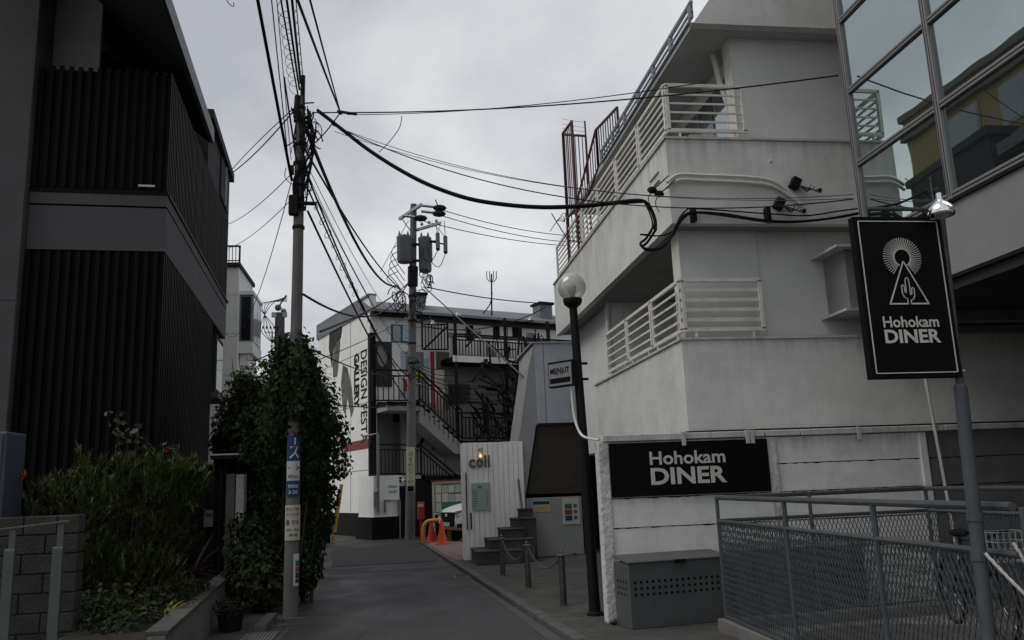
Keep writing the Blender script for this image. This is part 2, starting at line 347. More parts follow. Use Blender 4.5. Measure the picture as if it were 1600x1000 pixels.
def cable(label, pts, r, mat=None, cat='cable', group=None, name='overhead_cable', n=5):
    return tag(MB().tube(pts, r, n).build(name, mat or cable_m, smooth=True), label, cat, group)
_tc = {}
def glyphs(body, bold=0.):
    k = (body, bold)
    if k not in _tc:
        cu = bpy.data.curves.new('text', 'FONT'); cu.body = body; cu.offset = bold; cu.resolution_u = 3; cu.fill_mode = 'FRONT'; cu.extrude = .0
        ob = bpy.data.objects.new('text', cu); COL.objects.link(ob); dg = bpy.context.evaluated_depsgraph_get()
        me = bpy.data.meshes.new_from_object(ob.evaluated_get(dg))
        vs = [tuple(v.co) for v in me.vertices]; fs = [tuple(p.vertices) for p in me.polygons]
        bpy.data.objects.remove(ob); bpy.data.curves.remove(cu); bpy.data.meshes.remove(me)
        _tc[k] = (vs, fs)
    return _tc[k]
def lettering(mb, body, o, ux, uy, w, h, bold=0., depth=0., fit=True):
    """lay text with its lower left corner at o, filling w by h along the unit vectors ux, uy"""
    vs, fs = glyphs(body, bold)
    if not vs: return mb
    xs = [v[0] for v in vs]; ys = [v[1] for v in vs]; x0, x1, y0, y1 = min(xs), max(xs), min(ys), max(ys)
    o = Vector(o); ux = Vector(ux); uy = Vector(uy); nn = ux.cross(uy)
    kx = w / max(1e-6, x1 - x0); ky = h / max(1e-6, y1 - y0)
    if not fit: kx = ky = min(kx, ky)
    mb.add([o + ux * (v[0] - x0) * kx + uy * (v[1] - y0) * ky + nn * depth for v in vs], fs); return mb
def leaves(mb, lumps, n, size, droop=.4, shell=.45, aspect=.75, jitter=.35, zmin=None):
    """leaf shaped kites scattered through a set of ellipsoids (cx,cy,cz,rx,ry,rz)"""
    vol = np.array([l[3] * l[4] + l[4] * l[5] + l[3] * l[5] for l in lumps]); vol = vol / vol.sum()
    idx = rng.choice(len(lumps), n, p=vol)
    d = rng.normal(size=(n, 3)); d /= np.linalg.norm(d, axis=1)[:, None]
    L = np.array(lumps)[idx]
    rad = 1 - shell * rng.random(n) ** 1.6 + rng.normal(size=n) * .05
    lump = .10 * np.sin(d[:, 0] * 7 + L[:, 0] * 9) + .08 * np.sin(d[:, 2] * 9 + L[:, 1] * 5) + .08 * np.sin(d[:, 1] * 8 + L[:, 2] * 7)
    rad = rad * (1 + lump)
    pos = L[:, :3] + d * L[:, 3:] * rad[:, None]
    nrm = d + rng.normal(size=(n, 3)) * jitter * 1.6; nrm[:, 2] += .35; nrm /= np.linalg.norm(nrm, axis=1)[:, None]
    tip = rng.normal(size=(n, 3)); tip[:, 2] -= droop * 2.5; tip -= nrm * (tip * nrm).sum(1)[:, None]; tip /= np.linalg.norm(tip, axis=1)[:, None]
    sd = np.cross(nrm, tip); s = size * (.55 + .9 * rng.random(n))[:, None]
    a = pos - tip * s * .5; b = pos + sd * s * aspect * .5 + nrm * s * .08; c = pos + tip * s * .6; e2 = pos - sd * s * aspect * .5 + nrm * s * .08
    base = len(mb.v)
    V = np.stack([a, b, c, e2], 1).reshape(-1, 3)
    keep = np.ones(n, bool) if zmin is None else pos[:, 2] > zmin
    V = V.reshape(n, 4, 3)[keep].reshape(-1, 3)
    mb.v += [tuple(v) for v in V.tolist()]; mb.f += [(base + 4 * i, base + 4 * i + 1, base + 4 * i + 2, base + 4 * i + 3) for i in range(len(V) // 4)]
    return mb
def blade(mb, base, direction, length, width, bend=.5, seg=4):
    base = Vector(base); d = Vector(direction).normalized(); side = d.cross(Vector((0, 0, 1)))
    side = side.normalized() if side.length > 1e-3 else Vector((1, 0, 0)); vs = []; p = base.copy(); st = length / seg
    for i in range(seg + 1):
        wd = width * (1 - (i / seg) ** 1.5) * .5 + .0004; vs += [p - side * wd, p + side * wd]
        d = (d + Vector((0, 0, -bend / seg))).normalized(); p = p + d * st
    return mb.add(vs, [(2 * i, 2 * i + 1, 2 * i + 3, 2 * i + 2) for i in range(seg)])
# ================================================================== GROUND
g = MB().quad((-200, -200, -.016), (200, -200, -.016), (200, 300, -.016), (-200, 300, -.016)).build('ground', ground_m); g['kind'] = 'structure'
road = MB()
road.poly([(-1.6, -8, 0), (2.3, -8, 0), (2.05, 2, 0), (1.56, 9.2, 0), (1.05, 21, 0), (.66, 26.3, 0), (26, 27.0, 0), (26, 36, 0), (-1, 31.7, 0), (-3.2, 32.0, 0), (-24, 34, 0), (-24, 29.4, 0), (-2.6, 28.6, 0), (-1.75, 17, 0), (-1.32, 11.2, 0)])
o = road.build('road', asphalt); o['kind'] = 'structure'
gt = MB().poly([(2.05, 2, .004), (2.32, 2, .004), (1.72, 9.1, .004), (1.36, 15, .004), (.67, 26.3, .004), (.60, 26.3, .004), (1.0, 21, .004), (1.56, 9.2, .004)])
o = gt.build('gutter', gutter_m); o['kind'] = 'structure'
gl = MB().poly([(-2.2, -8, -.006), (-1.55, -8, -.006), (-1.30, 11.2, -.006), (-1.72, 17, -.006), (-2.55, 28.6, -.006), (-3.0, 28.6, -.006), (-2.7, 14.6, -.006), (-2.2, 10.5, -.006)])
o = gl.build('roadside_strip', concrete_dk); o['kind'] = 'structure'
# raised forecourt on the right, with its kerb of separate stones
fc = MB()
KP = [(2.62, -2), (2.36, 2), (1.75, 9.1), (1.39, 15), (.72, 26.0), (.95, 26.5)]
FP = [(x + .14, y) for x, y in KP]
fc.prism([(x, y, -.1) for x, y in FP] + [(14, 26.5, -.1), (14, -2, -.1)], (0, 0, .15))
o = fc.build('pavement', concrete_dk); o['kind'] = 'structure'
pv = MB().poly([(1.14, 19.2, .054), (1.44, 19.2, .054), (2.9, 19.4, .054), (2.9, 26.2, .054), (1.1, 26.2, .054), (.80, 25.2, .054)])
o = pv.build('paving_bricks', paver_m); o['kind'] = 'structure'
kerb = sroot('kerb', (1.75, 9, 0))
def along(P, s):
    for (a, b) in zip(P[:-1], P[1:]):
        L = math.dist(a, b)
        if s <= L: t = s / L; return (a[0] + (b[0] - a[0]) * t, a[1] + (b[1] - a[1]) * t), ((b[0] - a[0]) / L, (b[1] - a[1]) / L)
        s -= L
    return P[-1], (0, 1)
s = 0.; K2 = KP[:5]; tot = sum(math.dist(a, b) for a, b in zip(K2[:-1], K2[1:]))
while s + .6 < tot:
    p, d = along(K2, s + .004); q, _ = along(K2, s + .594); n = (d[1], -d[0]); z = .062 + random.uniform(-.006, .006); j = random.uniform(-.006, .006)
    b = MB().prism([(p[0] + n[0] * j, p[1] + n[1] * j, -.05), (q[0] + n[0] * j, q[1] + n[1] * j, -.05), (q[0] + n[0] * (.14 + j), q[1] + n[1] * (.14 + j), -.05), (p[0] + n[0] * (.14 + j), p[1] + n[1] * (.14 + j), -.05)], (0, 0, z + .05))
    b.build('kerb_stone', kerb_m, kerb, bevel=.012); s += .6
def ragged(pts, k=6, a=.03):
    o = []
    for p, q in zip(pts, pts[1:] + pts[:1]):
        for i in range(k): t = i / k; o.append((p[0] + (q[0] - p[0]) * t + random.uniform(-a, a), p[1] + (q[1] - p[1]) * t + random.uniform(-a, a), .005))
    return o
for zi, (pts, mt_) in enumerate((([(-1.35, 17.8), (1.0, 18.0), (.99, 18.3), (-1.37, 18.15)], asphalt_new), ([(-1.45, 19.6), (.95, 19.8), (.66, 25.9), (-1.9, 25.5)], asphalt_old))):
    o = MB().poly([(x_, y_, z_ + .004 * zi) for x_, y_, z_ in ragged(pts)]).build('road_patch', mt_); o['kind'] = 'structure'
for (x, y, dx_, dy_, n_) in ((-.6, 9.4, .05, .28, 14), (.7, 10.5, -.03, .25, 16), (-1.1, 13.5, .16, .05, 13), (.2, 15.5, .02, .3, 12), (-.9, 16.2, .03, .26, 9), (.6, 19.0, -.03, .3, 14)):
    ck = MB(); p = (x, y)
    for i in range(n_):
        q = (p[0] + dx_ + random.uniform(-.06, .06), p[1] + dy_ + random.uniform(-.06, .06)); wdt = random.uniform(.0015, .004); L_ = math.hypot(q[0] - p[0], q[1] - p[1]); nx, ny = -(q[1] - p[1]) / L_ * wdt, (q[0] - p[0]) / L_ * wdt
        ck.add([(p[0] - nx, p[1] - ny, .013), (p[0] + nx, p[1] + ny, .013), (q[0] + nx, q[1] + ny, .013), (q[0] - nx, q[1] - ny, .013)], [(0, 1, 2, 3)]); p = q
    o = ck.build('road_crack', asphalt_new); o['kind'] = 'structure'
dl = thing('storm_drain', 'small pale concrete drain lid in the gutter facing the steps', 'drain cover', (1.2, 16.2, 0))
MB().box(1.02, 1.36, 15.9, 16.45, -.02, .008).build('frame', concrete, dl)
for i in range(4): MB().box(1.06, 1.32, 15.97 + i * .11, 16.03 + i * .11, .008, .016).build('bar', concrete_dk, dl)
wd = MB()
for (x, y) in [(random.uniform(2.4, 5.5), 9.62) for i in range(14)] + [(2.4, random.uniform(9.3, 9.7)) for i in range(5)] + [(-1.45 - .04 * i + random.uniform(-.1, .1), 11 + i * .7) for i in range(12)] + [(random.uniform(2.8, 4.2), 19.0) for i in range(6)]:
    for k in range(random.randint(5, 14)): a = random.uniform(0, 6.28); blade(wd, (x + random.uniform(-.04, .04), y + random.uniform(-.04, .04), .045 if x > 0 else 0), (math.cos(a) * .7, math.sin(a) * .7, 1), random.uniform(.04, .13), .012, .8, 3)
tag(wd.build('weeds', hedge_m), 'small weeds sprouting along kerbs and wall feet', 'weeds', kind='stuff')
# low concrete edge and drain on the left
ed = sroot('drain_edge', (-1.6, 11, 0))
MB().box(-1.72, -1.58, 10.9, 11.9, -.05, .09).build('edge_stone', kerb_m, ed, bevel=.012)
MB().box(-1.58, -1.22, 11.82, 11.90, -.05, .012).build('drain_frame', kerb_m, ed)
MB().box(-1.58, -1.22, 11.30, 11.38, -.05, .012).build('drain_frame', kerb_m, ed)
gr = thing('drain_grate', 'grey ribbed drain cover set in the ground left of the lane', 'drain cover', (-1.6, 10.5, 0))
MB().box(-1.80, -1.40, 10.15, 10.85, -.03, .004).build('frame', concrete_dk, gr)
for i in range(9): MB().box(-1.78 + i * .042, -1.755 + i * .042, 10.18, 10.82, .004, .016).build('bar', galv, gr)
lt = MB()
for i in range(150):
    x = random.uniform(-1.55, 1.6) if i % 3 else random.uniform(-1.6, -1.0); y = random.uniform(9.5, 27) ; a = random.uniform(0, 6.28); s = random.uniform(.012, .03)
    if i % 4 == 0: x, y = random.uniform(1.6, 2.2), random.uniform(9, 14)
    c, k = math.cos(a) * s, math.sin(a) * s; z = .062 if x > 1.75 - (y - 9) * .062 else .008
    lt.add([(x - c, y - k, z), (x + k * .4, y - c * .4, z + .004), (x + c, y + k, z + .003), (x - k * .4, y + c * .4, z + .006)], [(0, 1, 2, 3)])
tag(lt.build('fallen_leaves', yellow_m), 'small pale fallen leaves and scraps scattered on the lane', 'leaf litter', kind='stuff')

# ================================================================== LEFT: BLACK CLAD HOUSE
th = R(-4.17)
LM = frame((-3.5, 13.0, 0), (math.cos(th), -math.sin(th), 0), (math.sin(th), math.cos(th), 0))   # t outward to the lane, s along it
hs = thing('house', 'grey house clad in black vertical battens with an overhanging balcony', 'house', (-5, 14, 0))
def L(): return MB(LM)
L().box(-1.93, -.06, .05, 5.5, 0, 5.36).build('lower_wall', black_back, hs)
L().box(-4.1, -1.96, -.15, 3.5, 0, 10.2).build('side_wall', grey_house, hs)
L().box(-4.1, -1.97, -.162, -.149, 0, 4.52).build('wall_panel', grey_house, hs)
L().box(-4.1, -1.97, -.162, -.149, 4.54, 10.1).build('wall_panel', grey_house, hs)
L().box(-1.95, 0, 0, 7.6, 5.36, 6.05).build('balcony_band', grey_house, hs)
L().box(-1.95, .004, -.004, 7.6, 6.08, 6.26).build('balcony_ledge', grey_house, hs)
L().box(-1.94, -.02, .04, 7.6, 6.04, 6.09).build('shadow_joint', black_back, hs)
L().box(-1.93, -.05, .03, .06, 6.28, 8.30).build('balcony_front', black_back, hs)
L().box(-.08, -.05, .06, 7.65, 6.28, 8.30).build('balcony_side', black_back, hs)
L().box(-1.96, .015, -.015, .05, 6.26, 6.33).build('balcony_rail', black_m, hs)
L().box(-.05, .03, .05, 7.7, 6.26, 6.31).build('balcony_rail', black_m, hs)
# battens, each its own piece
def batten_row(n, start, step, z0, z1, side):
    if side: src = L().box(-.05, -.005, start, start + .055, z0, z1)
    else: src = L().box(start, start + .06, -.02, .03 if z0 > 6 else .05, z0, z1)
    src = src.build('batten', black_m, hs); ax = LM.to_3x3() @ (Vector((0, 1, 0)) if side else Vector((1, 0, 0)))
    for i in range(1, n):
        jit = random.uniform(-.002, .002)
        copy_mesh(src, ax * (step * i + jit) + (LM.to_3x3() @ Vector((random.uniform(-.002, .002), 0, 0)) if side else LM.to_3x3() @ Vector((0, random.uniform(-.004, .003), 0))), hs)
batten_row(14, -1.93, .137, 6.34, 8.34, False)
batten_row(14, -1.93, .137, 0, 5.34, False)
batten_row(56, .0, .137, 6.32, 8.34, True)
batten_row(40, .02, .137, 0, 5.34, True)
L().prism([(.10, -3.0, 8.68), (-4.2, -3.0, 12.2), (-4.2, -3.0, 12.45), (.10, -3.0, 8.95)], (0, 6.63, 0)).build('roof_slab', soffit_m, hs)
L().box(.10, .15, -3.02, 3.66, 8.70, 9.0).build('fascia', grey_metal, hs)
# recess behind the balcony
L().box(-1.955, -1.25, .55, .65, 6.26, 10.2).build('recess_wall', recess_m, hs)
L().box(-1.9, -.2, 2.6, 2.7, 6.26, 10).build('back_wall', soffit_m, hs)
wn = L().box(-1.25, -.6, 2.5, 2.58, 6.9, 8.55).build('window_frame', mullion_m, hs)
L().box(-1.2, -.95, 2.47, 2.5, 6.95, 8.5).build('pane', window_dark, wn)
L().box(-.90, -.65, 2.47, 2.5, 6.95, 8.5).build('pane', window_dark, wn)
L().box(-.42, -.18, -.035, -.022, 6.385, 6.42).build('name_plate', galv, hs)
# dormer box and rear of the house
L().box(-3.5, -.02, 4.1, 7.7, 8.34, 9.42).build('dormer', soffit_m, hs)
L().box(-3.6, .08, 4.0, 7.8, 9.42, 9.62).build('dormer_roof', soffit_m, hs)
df = L().box(-.02, .02, 5.9, 7.3, 8.4, 9.35).build('dormer_window', soffit_m, hs)
L().box(.02, .05, 6.6, 6.64, 8.4, 9.35).build('mullion', galv, df)
L().box(-3.5, -.4, 5.5, 7.6, 0, 5.36).build('rear_wall', grey_house, hs)
bw = L().box(-.4, -.02, 6.2, 7.4, 3.9, 5.2).build('bay_window', soffit_m, hs)
L().box(-.02, -.01, 6.3, 7.3, 4.0, 5.1).build('pane', window_dark, bw)
L().box(-.5, .06, 6.1, 7.5, 3.78, 3.9).build('window_shelf', grey_house, hs)
MB().tube([LM @ Vector(p) for p in ((-.3, 6.0, 0), (-.3, 6.0, 5.3))], .04, 8).build('downpipe', soffit_m, hs)

# ochre block standing behind the house (seen mirrored in the glazed facade)
ob = thing('apartment_building', 'ochre apartment block standing tall behind the black clad house', 'building', (-11, 20, 0))
MB().box(-14, -8.1, 15, 26.2, 0, 14.0).build('wall', ochre, ob)
MB().box(-14.1, -7.95, 14.9, 26.3, 14.0, 14.25).build('roof', ochre_dk, ob)
for k in range(5):
    MB().box(-8.12, -7.9, 14.9, 26.3, 2.4 + 2.7 * k, 2.62 + 2.7 * k).build('band', ochre_dk, ob)
    for j in range(4):
        f = MB().box(-8.1, -8.06, 15.2 + 2.4 * j, 16.7 + 2.4 * j, .9 + 2.7 * k, 2.2 + 2.7 * k).build('window', mullion_m, ob)
        MB().box(-8.06, -8.05, 15.27 + 2.4 * j, 16.63 + 2.4 * j, .97 + 2.7 * k, 2.13 + 2.7 * k).build('pane', window_dark, f)

# white panelled building further down on the left
wb = thing('apartment_building', 'white panelled building with stacked bay windows rising behind the ivy', 'building', (-6, 27, 0))
MB().box(-7.9, -4.78, 26, 28.6, 0, 8.62).build('wall', far_white, wb)
for a, b in ((0, 3.1), (3.13, 4.6), (4.63, 5.2), (5.23, 6.5), (6.53, 7.7), (7.73, 8.3)):
    MB().box(-7.9, -4.76, 25.98, 26.0, a, b).build('wall_panel', far_white, wb)
MB().box(-7.95, -4.72, 25.9, 28.7, 8.62, 8.74).build('roof_edge', soffit_m, wb)
rl = MB()
for i in range(12): rl.bar((-5.9 + i * .1, 26.1, 8.74), (-5.9 + i * .1, 26.1, 9.32), .02)
rl.bar((-5.95, 26.1, 9.32), (-4.78, 26.1, 9.32), .05); rl.bar((-4.78, 26.1, 8.74), (-4.78, 26.1, 9.34), .05); rl.bar((-5.95, 26.1, 8.85), (-4.78, 26.1, 8.85), .03)
rl.build('roof_railing', black_steel, wb)
for z0, z1 in ((6.3, 7.8), (4.0, 5.3)):
    bb = MB().box(-4.78, -4.36, 26.25, 28.0, z0 - .35, z0).build('bay_base', far_white, wb)
    MB().box(-4.78, -4.36, 26.25, 28.0, z1, z1 + .12).build('bay_roof', far_white, bb)
    wf = MB().box(-4.78, -4.38, 26.3, 27.95, z0, z1).build('bay_window', mullion_m, wb)
    MB().box(-4.74, -4.44, 26.285, 26.30, z0 + .06, z1 - .06).build('pane', window_dark, wf)
    MB().box(-4.38, -4.37, 26.4, 27.1, z0 + .06, z1 - .06).build('pane', window_dark, wf)
    MB().box(-4.38, -4.37, 27.15, 27.85, z0 + .06, z1 - .06).build('pane', window_dark, wf)
    MB().box(-4.76, -4.5, 26.4, 27.9, z0 - .7, z0 - .35).build('bay_foot', far_white, bb)

# ------------------------------------------------------------------ block wall, handrail, cabinet
bwl = thing('block_wall', 'low grey split faced block wall at the lower left corner', 'wall', (-3.8, 9.1, 0))
MB().box(-5.6, -3.13, 9.02, 9.16, 0, 1.48).build('mortar_core', joint_m, bwl)
for r in range(8):
    x = -3.11; k = 0
    while x > -5.6:
        wd = .31 if (k or r % 2 == 0) else .21
        j = random.uniform(-.006, .006)
        MB().box(x - wd + .006, x - .006, 9.0 + j, 9.18, .185 * r + .006 + .02, .185 * r + .179 + .02).build('block', block_m, bwl, bevel=.008)
        x -= wd; k += 1
hr = thing('handrail', 'silver flat bar handrail in front of the block wall', 'handrail', (-3.4, 8.6, 0))
MB().bar((-4.4, 8.6, 1.33), (-3.06, 8.6, 1.445), .05, .018).build('rail', silver, hr, bevel=.004)
for x in (-3.15, -3.57, -4.05):
    ztop = 1.33 + (x + 4.4) * .0858
    MB().bar((x + .012, 8.6, 1.16), (x + .012, 8.6, ztop), .055, .014, up=(0, 1, 0)).build('tab', silver, hr)
    c = [(x, 8.62, 0), (x, 8.62, 1.18)] + [(x, 8.60 + .02 * math.cos(a), 1.19 + .025 * math.sin(a)) for a in np.linspace(0, math.pi, 7)] + [(x, 8.58, 1.18), (x, 8.58, 0)]
    mbp = MB()
    for p, q in zip(c[:-1], c[1:]): mbp.prism([(p[0] - .045, p[1], p[2]), (p[0] + .045, p[1], p[2]), (q[0] + .045, q[1], q[2]), (q[0] - .045, q[1], q[2])], (0, -.010 if p[2] < 1.2 and p[1] > 8.6 else .010, .002))
    mbp.build('post', silver, hr)
cb = thing('cabinet', 'plain blue grey metal cabinet against the house wall', 'cabinet', (-4.6, 10.2, 0))
MB().box(-5.4, -4.27, 10.0, 10.5, 0, 2.42).build('body', bluebox_m, cb, bevel=.02)
MB().box(-5.35, -4.31, 9.985, 10.0, .05, 2.38).build('door', bluebox_m, cb)
MB().bar((-4.40, 9.97, 1.85), (-4.40, 9.97, 2.02), .03, .02).build('handle', black_steel, cb)

# ------------------------------------------------------------------ planting bed wall, gate
rw = thing('retaining_wall', 'low stained concrete retaining wall along the planting bed', 'wall', (-2.4, 12, 0))
def rx(y): return -2.24 - .086 * (y - 10.78)
for i in range(4):
    a, b = 8.0 + i * 1.6, 8.0 + (i + 1) * 1.6 - .012
    MB().prism([(rx(a) - .16, a, -.05), (rx(a), a, -.05), (rx(b), b, -.05), (rx(b) - .16, b, -.05)], (0, 0, .50)).build('wall_section', wall_dark, rw, bevel=.01)
    MB().prism([(rx(a) - .18, a, .45), (rx(a) + .02, a, .45), (rx(b) + .02, b, .45), (rx(b) - .18, b, .45)], (0, 0, .04)).build('coping', concrete_dk, rw, bevel=.006)
so_ = MB().poly([(-5, 9.25, .40), (-3.08, 9.25, .40), (-3.08, 8.1, .40), (-2.1, 8.1, .40), (-2.75, 14.3, .40), (-5, 14.3, .40)]).build('soil_bed', soil_m); so_['kind'] = 'structure'
gp = thing('gate', 'dark entrance gate with flat black canopy and pale concrete post', 'gate', (-2.8, 14.5, 0))
MB().box(-2.74, -2.60, 14.3, 14.62, 0, 1.98).build('post', concrete, gp, bevel=.01)
MB().box(-2.595, -2.46, 14.34, 14.60, 0, 1.97).build('post', peel, gp, bevel=.01)
MB().box(-2.99, -2.42, 14.2, 15.0, 2.22, 2.30).build('canopy', black_steel, gp, bevel=.005)
MB().box(-3.0, -2.40, 14.18, 14.2, 2.28, 2.305).build('canopy_trim', galv, gp)
MB().box(-3.52, -2.76, 14.5, 14.55, .1, 2.15).build('gate_leaf', black_back, gp)
for i in range(6): MB().box(-3.48 + i * .12, -3.43 + i * .12, 14.47, 14.5, .1, 2.1).build('gate_bar', black_steel, gp)
ml = thing('letter_box', 'small pale letter box hung on the dark gate', 'letter box', (-2.98, 14.3, 1.3))
MB().box(-3.08, -2.94, 14.34, 14.46, 1.15, 1.42).build('body', concrete, ml, bevel=.01)
MB().box(-3.06, -2.96, 14.33, 14.34, 1.33, 1.35).build('slot', black_back, ml)

# ------------------------------------------------------------------ plants on the left
sh = thing('shrub', 'dense dark needle leaved shrub filling the bed by the house', 'shrub', (-3.2, 10.8, .4))
LUMPS = [(-3.3, 10.7, 1.25, .78, .55, .8), (-2.85, 10.85, 1.55, .45, .4, .58), (-3.6, 10.7, 1.6, .5, .4, .5), (-2.62, 10.9, 1.7, .26, .3, .3), (-3.95, 10.8, 1.2, .45, .45, .7), (-2.8, 11.1, 1.05, .3, .35, .45), (-3.0, 10.3, .65, .6, .4, .4), (-3.5, 10.3, .7, .6, .35, .5)]
nb = MB(); nt_ = MB()
for L0 in LUMPS:
    for k in range(int(340 * (L0[3] * L0[5] + .12))):
        d = Vector(rng.normal(size=3).tolist()).normalized(); rr = 1 - .5 * random.random() ** 1.5
        p = Vector((L0[0] + d.x * L0[3] * rr, L0[1] + d.y * L0[4] * rr, L0[2] + d.z * L0[5] * rr)); ax = (d + Vector((0, 0, .9))).normalized(); ln = random.uniform(.10, .22)
        young = d.z > .25 and rr > .78 and random.random() < .55
        for q in range(20):
            t = random.random(); e3 = Vector(rng.normal(size=3).tolist()); dd = (ax * .9 + e3 * .42).normalized()
            blade(nt_ if young and t > .45 else nb, p + ax * ln * t, dd, random.uniform(.06, .13), .014, .25, 2)
for k in range(46):
    L0 = random.choice(LUMPS[:5]); a = random.uniform(0, 6.28); e1 = random.uniform(.2, 1.2)
    p = Vector((L0[0] + math.cos(a) * math.cos(e1) * L0[3] * .9, L0[1] + math.sin(a) * math.cos(e1) * L0[4] * .9, L0[2] + math.sin(e1) * L0[5] * .9)); ax = Vector((math.cos(a) * .6, math.sin(a) * .5, random.uniform(.5, 1.1))).normalized(); ln = random.uniform(.18, .38)
    for q in range(26):
        t = q / 26; dd = (ax * .7 + Vector(rng.normal(size=3).tolist()) * .5).normalized(); blade(nt_ if t > .5 else nb, p + ax * ln * t - Vector((0, 0, .12 * t * t)), dd, random.uniform(.08, .16), .022, .5, 2)
nb.build('foliage', needle_m, sh); nt_.build('young_growth', needle_lt, sh, kind='stuff', label='brighter green tips of new growth')
st = MB()
for k in range(16):
    a = random.uniform(0, 6.28); st.tube(smooth_pts([(-3.2 + .1 * math.cos(a), 10.8 + .1 * math.sin(a), .35), (-3.2 + .4 * math.cos(a), 10.8 + .25 * math.sin(a), .9), (-3.2 + .75 * math.cos(a), 10.8 + .4 * math.sin(a), 1.5)], 3), .018, 5, .004)
st.build('stem', stem_m, sh)
rs = thing('rose_bush', 'tall thin rose shoots with pale leaves above the shrub', 'rose', (-3.3, 11, .4))
rb = MB(); rf = MB()
for x0, x1, zt in ((-3.25, -3.42, 2.68), (-3.2, -3.1, 2.45), (-2.9, -2.76, 2.22), (-3.1, -3.3, 2.4)):
    p = smooth_pts([(x0, 11, .4), ((x0 + x1) / 2 + .05, 10.95, 1.5), (x1, 10.9, zt)], 6); rb.tube(p, .008, 5, .004)
    for q in p[6:]:
        for k in range(3):
            d = Vector((random.uniform(-1, 1), random.uniform(-1, 1), random.uniform(-.2, .5))).normalized(); e2 = q + d * .09
            leaves(rf, [(e2.x, e2.y, e2.z, .04, .04, .03)], 3, .075, .2)
rb.build('stem', stem_m, rs); rf.build('foliage', rose_m, rs)
fl = MB()
for k in range(14):
    d = Vector((random.uniform(-1, 1), random.uniform(-1, .3), random.uniform(-.4, 1))).normalized(); blade(fl, Vector((-2.76, 10.88, 2.22)), d, .075, .05, .4, 3)
fl.build('flower', red_m, rs)
of = MB()
for k in range(16):
    d = Vector((random.uniform(-1, 1), random.uniform(-1, .3), random.uniform(-.5, 1))).normalized(); blade(of, Vector((-4.22, 10.4, 1.93)), d, .09, .02, .3, 3)
fo = thing('flower', 'spiky orange flower at the left edge of the shrub', 'flower', (-4.22, 10.4, 1.5)); of.build('petals', orange_m, fo)
MB().tube([(-4.1, 10.6, 1.4), (-4.22, 10.4, 1.93)], .006, 5).build('stem', stem_m, fo)
cdl = thing('cordyline', 'spiky plant with thin purplish blades beside the shrub', 'spiky plant', (-2.6, 11.6, .4))
for k in range(34):
    a = random.uniform(-1.9, 1.7); b = blade(MB(), (-2.6, 11.6, .66), (math.cos(a) * .9 + .3, math.sin(a) * .6 - .4, random.uniform(.1, 1.1)), random.uniform(.35, .62), .022, .6, 5); b.build('blade', purple_m, cdl)
MB().tube([(-2.6, 11.6, .38), (-2.6, 11.6, .68)], .03, 6).build('stem', stem_m, cdl)
ylp = thing('yellow_plant', 'plant with yellowing strap leaves at the bottom edge', 'plant', (-2.35, 9.6, .4))
for k in range(15):
    a = random.uniform(0, 6.28); blade(MB(), (-2.42 + .05 * math.cos(a), 9.55 + .05 * math.sin(a), .40), (math.cos(a) * .6, math.sin(a) * .6, 1), random.uniform(.25, .42), .05, 1.3, 5).build('leaf', yellow_m, ylp)
pp = thing('potted_plant', 'black pot of low green leaves by the retaining wall', 'potted plant', (-2.02, 11.2, 0))
MB().lathe((-2.05, 11.2, 0), [(.13, 0), (.16, .19), (.175, .2), (.15, .19), (.14, .16)], 14).build('pot', black_steel, pp, smooth=True)
leaves(MB(), [(-2.05, 11.2, .27, .2, .2, .12)], 260, .05, .2).build('foliage', hedge_m, pp)
bs = thing('low_bush', 'low loose bush of broad leaves at the foot of the ivy', 'bush', (-2.0, 12.9, 0))
leaves(MB(), [(-2.0, 12.9, .5, .42, .5, .5), (-2.15, 13.3, .9, .4, .5, .5), (-1.78, 12.6, .35, .25, .3, .3)], 2600, .085, .35).build('foliage', hedge_m, bs)
sb = MB()
for k in range(12): a = random.uniform(0, 6.28); sb.tube([(-2.0, 12.9, 0), (-2 + .35 * math.cos(a), 12.9 + .35 * math.sin(a), .9)], .010, 4, .004)
sb.build('stem', stem_m, bs)
fern = thing('ground_plant', 'low leafy ground plants in the bed under the shrub', 'plant', (-2.7, 10, .4))
leaves(MB(), [(-2.6, 9.9, .45, .35, .4, .2), (-3.0, 9.7, .5, .4, .3, .25), (-2.5, 10.9, .5, .2, .5, .15), (-2.6, 9.0, .42, .4, .4, .15), (-2.9, 9.3, .5, .3, .25, .2)], 2600, .055, .3).build('foliage', hedge_m, fern)
iv = thing('ivy', 'thick dark ivy climbing round the near utility pole in a dome', 'ivy', (-1.5, 13.6, 0))
leaves(MB(), [(-1.52, 12.9, 3.15, .38, .9, .66), (-1.42, 13.2, 2.75, .56, 1.0, .72), (-1.30, 13.5, 2.25, .52, .8, .75), (-1.75, 13.6, 2.55, .66, .8, .85), (-1.38, 13.9, 1.45, .42, .5, .75), (-1.7, 13.9, 1.5, .55, .6, .9), (-1.46, 13.7, .65, .34, .4, .6), (-1.42, 12.2, 3.1, .38, .36, .75), (-1.45, 12.6, 3.0, .5, .5, .8)], 32000, .068, .7, .4).build('foliage', ivy_m, iv)
leaves(MB(), [(-1.5, 12.5, 3.66, .24, .5, .28), (-1.42, 12.7, 3.35, .3, .5, .4)], 2000, .075, .6).build('foliage', ivy_m, iv)
tr = MB()
for k in range(16):
    a = random.uniform(0, 6.28); tr.tube(smooth_pts([(-1.5 + .2 * math.cos(a), 13.6 + .2 * math.sin(a), 0), (-1.5 + .3 * math.cos(a + .7), 13.6 + .4 * math.sin(a + .7), 1.4), (-1.5 + .35 * math.cos(a + 1.2), 13.4 + .4 * math.sin(a + 1.2), 2.8)], 4), .022, 5, .008)
tr.build('stem', stem_m, iv)
